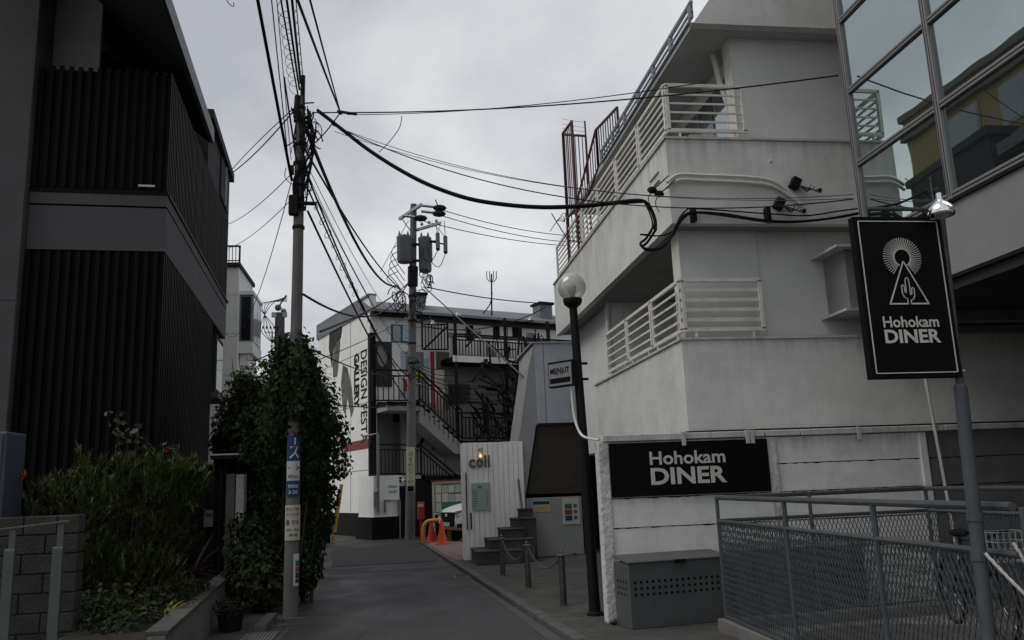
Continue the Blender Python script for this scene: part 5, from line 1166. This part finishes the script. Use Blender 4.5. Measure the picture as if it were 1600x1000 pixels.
# parked white car
ca = R(208); CMx = Matrix.Translation((3.30, 27.05, 0)) @ Matrix.Rotation(ca, 4, 'Z') @ Matrix.Diagonal((1, 1, 1.14, 1))       # local x forward
cr_ = thing('car', 'white car parked with its dark grille towards the cones', 'car', (3.35, 27.15, 0))
def CB(): return MB(CMx)
sec = [(-2.1, .55, .95, .70), (-1.9, .35, 1.15, .84), (-.9, .28, 1.2, .87), (.6, .28, 1.1, .87), (1.4, .28, 1.02, .86), (1.85, .30, .92, .80), (2.02, .38, .78, .68)]
vs = []; fs = []
for (x, zb, zt, hw) in sec: vs += [(x, -hw * .92, zb), (x, -hw, zb + .18), (x, -hw, zt - .16), (x, -hw * .8, zt), (x, hw * .8, zt), (x, hw, zt - .16), (x, hw, zb + .18), (x, hw * .92, zb)]
for i in range(len(sec) - 1):
    for j in range(8): fs.append((i * 8 + j, i * 8 + (j + 1) % 8, (i + 1) * 8 + (j + 1) % 8, (i + 1) * 8 + j))
fs += [tuple(range(8))[::-1], tuple(len(vs) - 8 + j for j in range(8))]
bo = CB().add(vs, fs).build('body', car_white, cr_, smooth=True); sbm = bo.modifiers.new('round', 'SUBSURF'); sbm.levels = sbm.render_levels = 2
CB().prism([(-1.95, -.68, 1.1), (-1.6, -.68, 1.62), (.1, -.68, 1.66), (.95, -.68, 1.1)], (0, 1.36, 0)).build('cabin', car_white, cr_, bevel=.08)
CB().prism([(-1.7, -.70, 1.16), (-1.45, -.70, 1.54), (.05, -.70, 1.58), (.70, -.70, 1.16)], (0, 1.40, 0)).build('side_window', window_dark, cr_)
CB().add([(1.0, -.62, 1.12), (.22, -.56, 1.63), (.22, .56, 1.63), (1.0, .62, 1.12)], [(0, 1, 2, 3)]).build('windscreen', window_dark, cr_)
CB().prism([(2.00, -.34, .42), (1.95, -.40, .80), (1.95, .40, .80), (2.00, .34, .42)], (.06, 0, 0)).build('grille', gal_black, cr_, bevel=.02)
CB().box(2.05, 2.07, -.07, .07, .68, .76).build('badge', chrome, cr_, bevel=.01); CB().box(2.0, 2.075, -.17, .17, .44, .54).build('number_plate', c_white, cr_)
for s_ in (-1, 1):
    CB().prism([(1.86, s_ * .74, .70), (2.0, s_ * .45, .70), (1.98, s_ * .45, .83), (1.74, s_ * .77, .88)], (.05, 0, 0)).build('headlight', galv, cr_, bevel=.01)
    CB().box(1.95, 2.03, s_ * .62 - .08, s_ * .62 + .08, .40, .50).build('fog_lamp', gal_black, cr_)
    CB().box(.55, .7, s_ * .93 - .09, s_ * .93 + .09, 1.08, 1.22).build('mirror', car_white, cr_, bevel=.03)
    for x in (-1.35, 1.3):
        wh = MB(CMx @ Matrix.Translation((x, s_ * .76, .30)) @ Matrix.Rotation(R(90), 4, 'X')).lathe((0, 0, -.1), [(.19, 0), (.29, .0), (.305, .04), (.305, .16), (.29, .2), (.19, .2)], 20).build('tyre', gal_black, cr_, smooth=True)
        MB(CMx @ Matrix.Translation((x, s_ * .76, .30)) @ Matrix.Rotation(R(90), 4, 'X')).lathe((0, 0, -.09), [(.02, 0), (.19, .0), (.19, .18), (.02, .18)], 16).build('rim', galv, wh)

# ================================================================== UTILITY POLES
def wrap(cx, cy, r, a0, w, z0, z1, n=14):
    m_ = MB(); vs = []; fs = []
    for i in range(n + 1):
        a = a0 + (i / n - .5) * w / r
        for rr, z in ((r, z0), (r, z1), (r + .004, z1), (r + .004, z0)): vs.append((cx + rr * math.cos(a), cy + rr * math.sin(a), z))
    for i in range(n):
        for j in range(4): fs.append((i * 4 + j, (i + 1) * 4 + j, (i + 1) * 4 + (j + 1) % 4, i * 4 + (j + 1) % 4))
    fs += [(0, 1, 2, 3), tuple(n * 4 + j for j in (3, 2, 1, 0))]
    return m_.add(vs, fs)
def wrap_text(cx, cy, r, a0, body, s0, z, w, h, bold=.02):
    m_ = MB(); lettering(m_, body, (s0, z, 0), (1, 0, 0), (0, 1, 0), w, h, bold)
    m_.v = [(cx + (r + .007) * math.cos(a0 + v[0] / r), cy + (r + .007) * math.sin(a0 + v[0] / r), v[1]) for v in m_.v]; return m_
def coils(name, parent, c, r, n, k, th_=.012, mat=cable_m):
    for i in range(n):
        a = random.uniform(0, 6.28); rr = r * random.uniform(.5, 1.1); cc = Vector(c) + Vector((random.uniform(-.6, 1) * r, random.uniform(-1, .2) * r, random.uniform(-k, k)))
        MB().tube(loop(cc, rr, 15, 0, random.uniform(4.2, 6.3), (math.cos(a), math.sin(a), random.uniform(-.5, .5)), (random.uniform(-.3, .3), random.uniform(-.3, .3), random.uniform(.8, 1.6))), th_ * random.uniform(.6, 1.3), 5).build(name, mat, parent, smooth=True)
P1 = (-1.44, 12.14)
p1 = thing('utility_pole', 'near concrete utility pole rising out of the ivy', 'utility pole', (P1[0], P1[1], 0))
MB().tube([(P1[0], P1[1], -.02), (-1.425, 12.14, 2.3), (-1.40, 12.14, 4.75), (-1.385, 12.14, 7.55)], .102, 18, .066).build('shaft', pole_con, p1, smooth=True)
MB().tube([(-1.36, 12.12, 6.9), (-1.35, 12.12, 7.9)], .035, 8).build('top_bracket', black_steel, p1); MB().tube([(-1.44, 12.1, 7.2), (-1.42, 12.1, 7.55)], .05, 8).build('top_bracket', black_steel, p1)
for z in (5.45, 5.75, 6.1, 6.45, 6.75, 7.15, 7.35): MB().lathe((-1.395, 12.14, z), [(.088, 0), (.092, .02), (.088, .05)], 14).build('band', black_steel, p1)
MB().box(-1.53, -1.38, 12.0, 12.1, 5.63, 5.95).build('splice_case', black_steel, p1, bevel=.03)
MB().box(-1.52, -1.47, 12.05, 12.16, 6.3, 6.42).build('clamp', black_steel, p1); MB().box(-1.33, -1.28, 12.05, 12.16, 6.28, 6.44).build('clamp', black_steel, p1)
MB().tube([(-1.5, 12.05, 5.83), (-1.12, 12.0, 5.8)], .03, 6).build('arm', black_steel, p1)
for z in (7.02, 7.10, 7.18): MB().lathe((-1.27, 12.1, z), [(.03, 0), (.05, .015), (.05, .03), (.03, .05)], 10).build('insulator', black_steel, p1)
MB().tube([(-1.4, 12.14, 7.45), (-1.18, 12.1, 7.45)], .012, 5).build('step_bolt', black_steel, p1)
coils('cable_coil', p1, (-1.24, 12.05, 6.9), .13, 15, .26, .008)
coils('cable_coil', p1, (-1.36, 12.05, 6.35), .09, 6, .35, .006)
coils('cable_coil', p1, (-1.32, 12.05, 5.9), .09, 6, .3, .006)
for k in range(11): MB().tube(smooth_pts([(-1.40 + random.uniform(-.10, .14), 12.02, 7.3), (-1.36 + random.uniform(-.14, .2), 12.0, 6.7), (-1.38 + random.uniform(-.1, .14), 12.02, 6.2), (-1.38 + random.uniform(-.08, .1), 12.03, 5.7)], 4), random.choice([.008, .012, .018]), 5).build('riser_cable', cable_m, p1, smooth=True)
A0 = math.atan2(-P1[1], -P1[0])
def pole_sign(nm, label, cx, cy, r, a0, w, z0, z1, mt_, items, cat='sign'):
    t = thing(nm, label, cat, (cx + r * math.cos(a0), cy + r * math.sin(a0), z0)); wrap(cx, cy, r, a0, w, z0, z1).build('plate', mt_, t, smooth=True)
    for (body, s0, z, w_, h_, m2) in items:
        (wrap_text(cx, cy, r, a0, body, s0, z, w_, h_).build('lettering', m2, t) if body else wrap(cx, cy, r + .005, a0 + (s0 + w_ / 2) / r, w_, z, z + h_).build('patch', m2, t))
    return t
pc = (-1.428, 12.14)
pole_sign('wrapped_sign', 'blue wrapped sign with white katakana on the near pole', *pc, .104, A0, .19, 2.07, 2.42, c_blue, [('ー', .01, 2.29, .02, .10, c_white), ('ス', -.055, 2.10, .13, .17, c_white)])
pole_sign('wrapped_sign', 'white wrapped sign with red arrow on the near pole', *pc, .105, A0, .19, 1.80, 2.065, c_white, [('→', -.02, 1.94, .11, .075, c_brick), ('で', -.08, 1.95, .04, .04, c_mid), ('40m', -.075, 1.83, .14, .055, c_green)])
pole_sign('wrapped_sign', 'blue wrapped plate with two white lines below the arrow sign', *pc, .1055, A0, .19, 1.59, 1.795, c_blue, [('神宮前', -.07, 1.70, .14, .05, c_white), ('3-20', -.06, 1.62, .12, .05, c_white)])
pole_sign('wrapped_notice', 'pale wrapped notice with red heading on the near pole', *pc, .110, A0, .235, 1.00, 1.47, c_cream, [('放火にご注意', -.09, 1.39, .18, .05, c_brick), ('パトロール中', -.09, 1.32, .18, .05, c_brick), ('■', -.09, 1.20, .05, .07, c_mid), ('町会', -.01, 1.21, .10, .06, c_mid), ('警察署 ・ 消防署', -.09, 1.12, .18, .035, c_mid), ('原宿', -.05, 1.05, .12, .04, c_mid)], 'notice')
pole_sign('sign_strip', 'narrow white strip with green, red and blue squares on the pole', *pc, .107, A0 + .55, .085, .40, .82, c_white, [('', -.015, .66, .05, .07, c_green), ('', -.015, .58, .05, .07, c_red), ('', -.015, .50, .05, .07, c_blue), ('', -.015, .44, .05, .05, c_dblue)])
# slim service pole behind the ivy
pb = thing('service_pole', 'short concrete pole topped with insulators behind the near pole', 'utility pole', (-1.92, 14.2, 0))
MB().tube([(-1.92, 14.2, 0), (-1.92, 14.2, 4.62)], .095, 14, .08).build('shaft', pole_con, pb, smooth=True)
MB().box(-2.05, -1.80, 14.14, 14.2, 4.55, 4.63).build('crossarm', galv, pb); MB().sphere((-1.95, 14.2, 4.72), .06, 8).build('insulator', galv, pb); MB().sphere((-1.86, 14.2, 4.66), .05, 8).build('insulator', galv, pb)
for k in range(5): MB().tube(smooth_pts([(-1.80, 14.15, 4.9 - .02 * k), (-2.05 - .05 * k, 14.1, 4.75), (-2.22 + .06 * k, 14.1, 4.35), (-2.02, 14.12, 4.1)], 4), .006, 5).build('lead', cable_m, pb, smooth=True)
for k in range(5): MB().sphere((-2.18 + .06 * k, 14.1, 4.36), .018, 8, (.7, .7, 1.8)).build('connector', black_steel, pb)
# far pole with transformers
P2 = Vector((.42, 29, 0)); T2 = Vector((.72, 29, 11.75))
p2 = thing('utility_pole', 'far concrete utility pole carrying two grey transformers', 'utility pole', P2)
MB().tube([P2, P2.lerp(T2, .5), T2], .175, 18, .115).build('shaft', pole_con, p2, smooth=True)
def on2(z): return P2.lerp(T2, z / 11.75)
c = on2(10) + Vector((-.28, -.2, 0)); tf = MB().lathe((c.x - .02, c.y, 9.52), [(.24, 0), (.27, .05), (.275, .85), (.29, .88), (.28, .95), (.1, 1.02)], 20).build('transformer', trafo_m, p2, smooth=True)
for a in (-.2, .1): MB().lathe((c.x + a, c.y - .05, 10.5), [(.03, 0), (.045, .05), (.03, .1), (.02, .16)], 8).build('bushing', trafo_m, tf)
c = on2(10) + Vector((.42, -.1, 0)); tf = MB().lathe((c.x, c.y, 9.2), [(.20, 0), (.225, .05), (.23, 1.15), (.245, 1.18), (.235, 1.26), (.08, 1.32)], 20).build('transformer', trafo_m, p2, smooth=True)
MB().box(c.x + .18, c.x + .26, c.y - .1, c.y + .1, 9.6, 10.3).build('radiator', trafo_m, tf)
for a in (-.12, .12): MB().lathe((c.x + a, c.y, 10.5), [(.03, 0), (.045, .05), (.03, .1), (.02, .16)], 8).build('bushing', trafo_m, tf)
MB().bar(on2(9.6) + Vector((-.3, -.15, 0)), on2(9.6) + Vector((.4, -.15, 0)), .08).build('bracket', black_steel, p2); MB().bar(on2(10.2) + Vector((-.3, -.15, 0)), on2(10.2) + Vector((.4, -.15, 0)), .08).build('bracket', black_steel, p2)
MB().bar((.22, 29.9, 11.5), (.98, 28.3, 11.5), .10).build('crossarm', galv, p2); MB().bar((.30, 29.7, 11.45), on2(10.6), .035).build('arm_brace', galv, p2)
MB().bar((.80, 29, 10.78), (1.62, 28.3, 10.82), .09).build('crossarm', galv, p2)
for k in range(3): q = Vector((1.0 + .25 * k, 28.85 - .2 * k, 10.9)); MB().lathe(q, [(.03, 0), (.06, .03), (.06, .07), (.03, .12)], 8).build('insulator', galv, p2)
for (px, py) in ((684, 376), (696, 381)): q = sy(px, py, 28.5); MB().tube([q + Vector((0, 0, .28)), q - Vector((0, 0, .3))], .075, 8).build('cut_out', trafo_m, p2); MB().sphere(q - Vector((0, 0, .3)), .08, 8).build('cut_out_cap', black_steel, p2)
for k_, (px, py) in enumerate(((684, 376), (696, 381))):
    q = sy(px, py, 28.5); MB().tube([q + Vector((0, 0, .28)), sy(690 + 4 * k_, 345, 28.3)], .012, 4).build('lead', cable_m, p2); MB().tube([q + Vector((0, 0, .25)), sy(681, 353, 28.3)], .012, 4).build('lead', cable_m, p2)
    MB().tube(smooth_pts([q - Vector((0, 0, .34)), q + Vector((-.25, 0, -.75 - .1 * k_)), q + Vector((-.55, 0, -.55)), on2(10.45) + Vector((.5, -.1, 0))], 4), .014, 5).build('lead', cable_m, p2)
    MB().tube([q + Vector((-.03, .05, 0)), on2(10.2) + Vector((.5, -.1, .15))], .03, 5).build('bracket', black_steel, p2)
for k_ in range(5): c = on2(9.9 - .25 * k_) + Vector((-.55, -.2, 0)); MB().tube(smooth_pts([c + Vector((.05, 0, .3)), c + Vector((-.2 - .04 * k_, 0, .05)), c + Vector((-.05, 0, -.35)), c + Vector((.25, 0, -.8))], 4), .014, 5).build('lead', cable_m, p2)
for (px, py, pz) in ((687, 325, 0), (686, 334, 0), (657, 341, 0)):
    q = sy(px, py, 28.6); MB().sphere(q, .16, 8, (1.6, .6, .8)).build('strain_insulator', black_steel, p2); MB().tube([q + Vector((-.62, .1, .12)), q + Vector((-.2, 0, .04))], .05, 6).build('insulator', galv, p2)
q = sy(680, 312, 28.6); MB().tube([q, sy(686, 326, 28.6)], .02, 5).build('pin', black_steel, p2)
for z in (8.3, 8.9, 9.3, 7.4, 6.6, 5.9): MB().lathe(on2(z), [(.15, 0), (.155, .03), (.15, .08)], 14).build('band', black_steel, p2)
MB().tube([on2(8.7) + Vector((0, -.05, 0)), on2(9.4) + Vector((0, -.05, 0))], .19, 10).build('cable_sleeve', black_steel, p2)
coils('cable_coil', p2, on2(7.9) + Vector((.1, -.25, 0)), .26, 14, .5, .016); coils('cable_coil', p2, on2(7.9) + Vector((-.5, -.25, .2)), .24, 9, .35, .016); coils('cable_coil', p2, on2(8.9) + Vector((.5, -.2, 0)), .2, 8, .25, .015)
coils('cable_coil', p2, on2(5.6) + Vector((.0, -.2, 0)), .18, 8, .35, .014)
for k in range(9): z = 5.2 + .33 * k; MB().tube([on2(z) + Vector((-.3 if k % 2 else .12, -.1, 0)), on2(z) + Vector((-.12 if k % 2 else .32, -.1, .02))], .02, 5).build('step_bolt', galv, p2)
a2_ = math.atan2(-29, -.5)
pole_sign('wrapped_sign', 'tall cream restaurant sign with brush lettering on the far pole', .475, 29, .178, a2_, .30, 1.78, 3.05, c_cream, [('さ', -.06, 2.74, .16, .17, gal_black), ('く', -.05, 2.56, .12, .15, gal_black), ('ら', -.06, 2.38, .16, .16, gal_black), ('亭', -.07, 2.20, .18, .16, gal_black), ('●', -.05, 2.02, .16, .17, c_red), ('すぐ', -.10, 1.86, .2, .08, gal_black)])
pole_sign('wrapped_plate', 'small black address plate with white rim on the far pole', .465, 29, .179, a2_, .26, 1.56, 1.775, c_white, [('', -.115, 1.575, .23, .18, gal_black), ('神宮前', -.08, 1.68, .16, .06, c_white), ('3-20', -.07, 1.60, .14, .05, c_white)])

# ================================================================== CABLES
def S1(px, py): return sy(px, py, 12.1)
def S2(px, py): return sy(px, py, 29.0)
ST = 'utility cables strung along the lane'
def run(label, p, q, sag, r, n=22, mat=None): cable(label, sagline(p, q, sag, n), r, mat, group=ST)
# from the near pole overhead, towards and past the viewer
def over(label, px0, px1, py1, r, X=-1.3, mat=None, z_up=0.):
    a = S1(px1, py1); b = sx(px0, 0, X) if X else None
    d = (b - a).normalized(); b = b + d * 5; cable(label, sagline(a, b, .05, 14), r, mat, group=ST)
over('thick cable farthest left, sweeping overhead from the near pole', 404, 456, 282, .022, -1.55)
over('thin cable second from left above the near pole', 425, 452, 265, .008, -1.45)
over('thin grey cable third from left above the near pole', 433, 455, 250, .006, -1.38, cable_gr)
over('cable climbing from the near pole just left of the ladder loops', 440, 466, 150, .012, -1.33)
over('heavy cable in the overhead bundle with loops', 449, 468, 140, .016, -1.24)
over('heavy cable at the right edge of the looped bundle', 457, 470, 130, .018, -1.2)
over('thin cable on the right of the looped bundle overhead', 463, 476, 150, .007, -1.15)
a, b = S1(466, 140), sx(449, 0, -1.24); hs_ = thing('cable_loops', 'row of thin wire loops hanging off the overhead bundle', 'cable', a, ST)
for i in range(9):
    c = a.lerp(b, (i + .3) / 9); MB().tube(loop(c + Vector((-.02, 0, 0)), .11, 14, 1.4, 4.9, (1, 0, 0), (0, -.42, .9)), .0045, 4).build('loop', cable_m, hs_); MB().tube(loop(c + Vector((.07, .05, 0)), .016, 9, 0, 6.283), .004, 4).build('hook', cable_m, hs_)
cable('thick cable piece hanging left of the near pole head', [S1(444, 120), S1(451, 170), S1(461, 235)], .014, group=ST)
j = sy(532, 176, 11.8)
for lb, px in (('upper right cable running overhead to the hanging joint', 467), ('thinner cable beside it running overhead to the hanging joint', 486)):
    b = sx(px, 0, -.72 if px < 480 else -.6); d = (b - j).normalized(); cable(lb, sagline(j, b + d * 5, .03, 12), .013 if px < 480 else .009, group=ST)
MB_ = MB().tube([j + Vector((-.05, 0, .02)), j + Vector((.24, 0, -.02))], .022, 6).sphere(j, .035, 8); tag(MB_.build('cable_joint', black_steel), 'black splice joint hanging where the overhead cables meet', 'cable joint', ST)
e = sy(1310, 118, 8.27)
cable('long thin cable crossing high to the glazed building', [S1(488, 176)] + sagline(j, e, .12, 24), .010, group=ST)
cable('thin twin cable just under the high crossing cable', sagline(j + Vector((.1, 0, -.03)), e + Vector((-1.6, .0, -.13)), .10, 20), .006, group=ST)
cable('wire dangling from the high crossing cable', smooth_pts([sy(628, 181, 11.5), sy(624, 200, 11.5), sy(608, 222, 11.5), sy(592, 238, 11.5)], 5), .006, group=ST)
cable('short stay sloping down from the hanging joint', smooth_pts([j, S1(510, 205), S1(494, 222)], 5), .010, group=ST)
# heavy cable to the diner corner, hanging loops, and along its wall
px = [(496, 172), (512, 184), (540, 206), (575, 233), (620, 262), (670, 288), (730, 309), (790, 319), (850, 323), (910, 321), (960, 316), (1000, 313)]
pts = [sy(a, b, 12.1 - 2.2 * (a - 496) / 504) for a, b in px]; tail = [sy(1014, 322, 9.9), sy(1023, 342, 9.9), sy(1024, 360, 9.88)]
cable('heavy black cable sweeping from the near pole to the diner corner', smooth_pts(pts + tail, 5), .024, group=ST, n=8)
cable('thin cable lashed along the heavy sweeping cable', smooth_pts([p + Vector((0, 0, -.03)) for p in pts] + [sy(1008, 318, 9.88), sy(1019, 345, 9.88), sy(1016, 365, 9.86), sy(1001, 366, 9.86)], 5), .011, group=ST)
for i, (lb, pl) in enumerate((('upper black cable loop below the diner corner', [(1000, 366), (1012, 368), (1035, 368), (1052, 360), (1062, 340), (1072, 329), (1082, 326), (1130, 329), (1200, 334), (1260, 337), (1310, 330), (1340, 326)]), ('lower black cable loop hanging below the diner corner', [(1024, 360), (1012, 378), (1004, 386), (1016, 391), (1036, 386), (1052, 366), (1066, 343), (1085, 332), (1130, 334), (1180, 342), (1230, 346), (1290, 342), (1342, 333)]), ('outer black cable loop drooping lowest at the diner corner', [(1022, 352), (1010, 372), (1001, 380), (1008, 388), (1030, 388), (1048, 372), (1058, 350), (1076, 333), (1120, 335), (1190, 345), (1240, 347), (1300, 341), (1340, 334)]))):
    cable(lb, smooth_pts([sy(a, b, 9.93 - .02 * i) for a, b in pl], 5), .011 + .006 * (i > 0), group=ST)
for (px_, py_) in ((1083, 334), (1198, 336), (1202, 330)):
    MB_ = MB(); c = sy(px_, py_, 9.95); MB_.box(c.x - .025, c.x + .025, 9.9, 9.998, c.z - .09, c.z + .07)
tag(MB().box(sy(1083, 335, 9.95).x - .03, sy(1083, 335, 9.95).x + .03, 9.90, 9.998, sy(1083, 335, 9.95).z - .1, sy(1083, 335, 9.95).z + .07).build('cable_bracket', black_steel), 'black cable bracket at the corner end of the diner parapet', 'bracket', 'cable brackets')
tag(MB().box(sy(1199, 335, 9.95).x - .03, sy(1199, 335, 9.95).x + .03, 9.90, 9.998, sy(1199, 335, 9.95).z - .09, sy(1199, 335, 9.95).z + .09).build('cable_bracket', black_steel), 'black cable bracket midway along the diner parapet', 'bracket', 'cable brackets')
# three thin service wires to the diner front
for lb, a, m_, b, r in (('top thin service wire to the diner front', (520, 196), (880, 266), (1334, 304), .005), ('middle thin service wire to the diner front', (522, 205), (880, 277), (1334, 310), .0045), ('lowest twisted service wire to the diner front', (518, 194), (700, 252), (1334, 311), .008)):
    A_ = sy(*a, 12.0); B_ = sy(*b, 8.30); cable(lb, sagline(A_, B_, .42 if 'top' in lb else .36 if 'middle' in lb else .55, 30), r, cable_gr if r < .006 else None, group=ST)
for (px_, py_) in ((1019, 297), (1030, 303)):
    q = sy(px_, py_, 9.85); MB_ = MB().sphere(q, .05, 8, (1.4, .6, 1)); MB_.tube(smooth_pts([q, q + Vector((.1, 0, .08)), q + Vector((.25, .05, .22))], 4), .008, 4); MB_.tube(smooth_pts([q, q + Vector((-.06, 0, -.12)), q + Vector((-.02, 0, -.25))], 4), .006, 4)
    tag(MB_.build('wire_clamp', black_steel), 'black wire clamp off the diner corner, ' + ('left' if px_ < 1025 else 'right') + ' one of two', 'wire clamp', 'wire clamps')
# near pole to far pole
for lb, a, b, sg_, r in (('thickest cable from the near pole head down to the far pole', (478, 200), (622, 446), .75, .030), ('second thick cable beneath it to the far pole', (476, 232), (640, 462), .35, .018), ('bundle of cable leaving the near pole below the clamps', (478, 268), (636, 586), .5, .016), ('twisted cable under the bundle towards the gallery', (480, 292), (638, 604), .3, .014), ('thin grey wire highest between the two poles', (482, 262), (640, 520), .4, .006), ('thin grey wire second between the two poles', (483, 276), (640, 540), .5, .006), ('thin wire third between the two poles', (482, 282), (640, 560), .3, .008), ('cable sagging level from the near pole to the far pole', (474, 460), (640, 437), .75, .020), ('straight cable rising from the ivy to the far pole', (500, 518), (640, 440), .15, .018), ('low thin cable from the ivy edge to the far pole', (520, 632), (640, 628), .1, .010), ('thin cable falling from the ivy to the stair landing', (490, 548), (640, 585), .2, .012), ('thin cable rising across the mural wall', (490, 565), (640, 490), .1, .008), ('dark cable arriving lowest on the far pole', (481, 330), (640, 630), .25, .018)):
    run(lb, S1(*a), S2(*b), sg_ * (1.0), r, 26)
A_, B_ = S1(480, 292), S2(638, 604); lp_ = thing('cable_loops', 'curled lashing wire along the cable towards the gallery', 'cable', A_, ST)
for i in range(24): t = .04 + i * .03; c = A_.lerp(B_, t) - Vector((0, 0, .3 * 4 * t * (1 - t))); MB().tube(loop(c, .045 + .02 * (i % 3), 9, 0, 6.283, (0, .8, -.5), (.6, .3, .6)), .006, 4).build('loop', cable_m, lp_)
# near pole to the left house and behind
EL = Vector((-3.82, 17.5, 8.6))
cable('cable from the near pole to the left house dormer', sagline(S1(466, 165), sy(357, 274, 20.0), .1, 14), .012, group=ST); cable('second cable to the left house dormer', sagline(S1(466, 163), sy(358, 270, 20.0), -.05, 14), .009, group=ST)
cable('thin wire sloping left to the dark balcony', sagline(S1(455, 272), sy(357, 350, 20.5), .1, 14), .007, group=ST); cable('thin wire below it sloping left to the balcony end', sagline(S1(452, 315), sy(357, 388, 20.5), .1, 14), .006, group=ST)
cable('loose wire falling left past the white building', sagline(S1(455, 285), sy(352, 520, 25.9), .9, 18), .007, group=ST)
cable('cable curling off the left side of the near pole', smooth_pts([S1(443, 228), S1(452, 226), S1(462, 215), S1(462, 190), S1(455, 168)], 5), .010, group=ST)
cable('wire curl beside the near pole splice case', smooth_pts([S1(447, 262), S1(445, 275), S1(452, 285), S1(462, 290)], 5), .006, group=ST)
cable('cable from the insulator pole around to the near pole', smooth_pts([S1(447, 462), sy(440, 472, 13.2), sy(434, 484, 14.1)], 5), .012, group=ST)
cable('cable running left behind the ivy top', sagline(S1(448, 535), sy(385, 562, 24), .1, 14), .012, group=ST)
# far pole to the right
for i, (a, b) in enumerate((((690, 328), (885, 368)), ((690, 337), (885, 378)), ((660, 345), (885, 384)))): cable(('upper', 'middle', 'lower')[i] + ' high wire from the far pole to the right', sagline(S2(*a), sy(*b, 34), .15, 14), .016, group=ST)
cable('cable from the far pole to the roof duct', sagline(S2(668, 449), sy(850, 474, 34), .1, 14), .022, group=ST); cable('cable rising across the gallery roof', sagline(S2(660, 510), sy(852, 480, 34), .45, 14), .022, group=ST)
cable('long straight stay from the far pole down to the grey stair block', [S2(662, 448), sy(826, 596, 19.3)], .022, cable_gr, group=ST)
for i in range(6): cable('drop wire fanning from the far pole over the stairs, number %s' % ('one two three four five six'.split()[i]), sagline(S2(648, 560 + 8 * i), G0 + GU * (2.6 + .7 * i) + GV * -1.0 + Vector((0, 0, 6.2 - .25 * i)), .25, 10), .014, group=ST)
cable('stay from the far pole crossarm down left', [sy(638, 345, 29.3), sy(594, 425, 33)], .012, cable_gr, group=ST)
cable('thin stray wire end in the sky above the left house', smooth_pts([sy(352, -4, 9.5), sy(358, 6, 9.5), sy(365, 10, 9.5), sy(365, 4, 9.5)], 5), .005, group=ST)
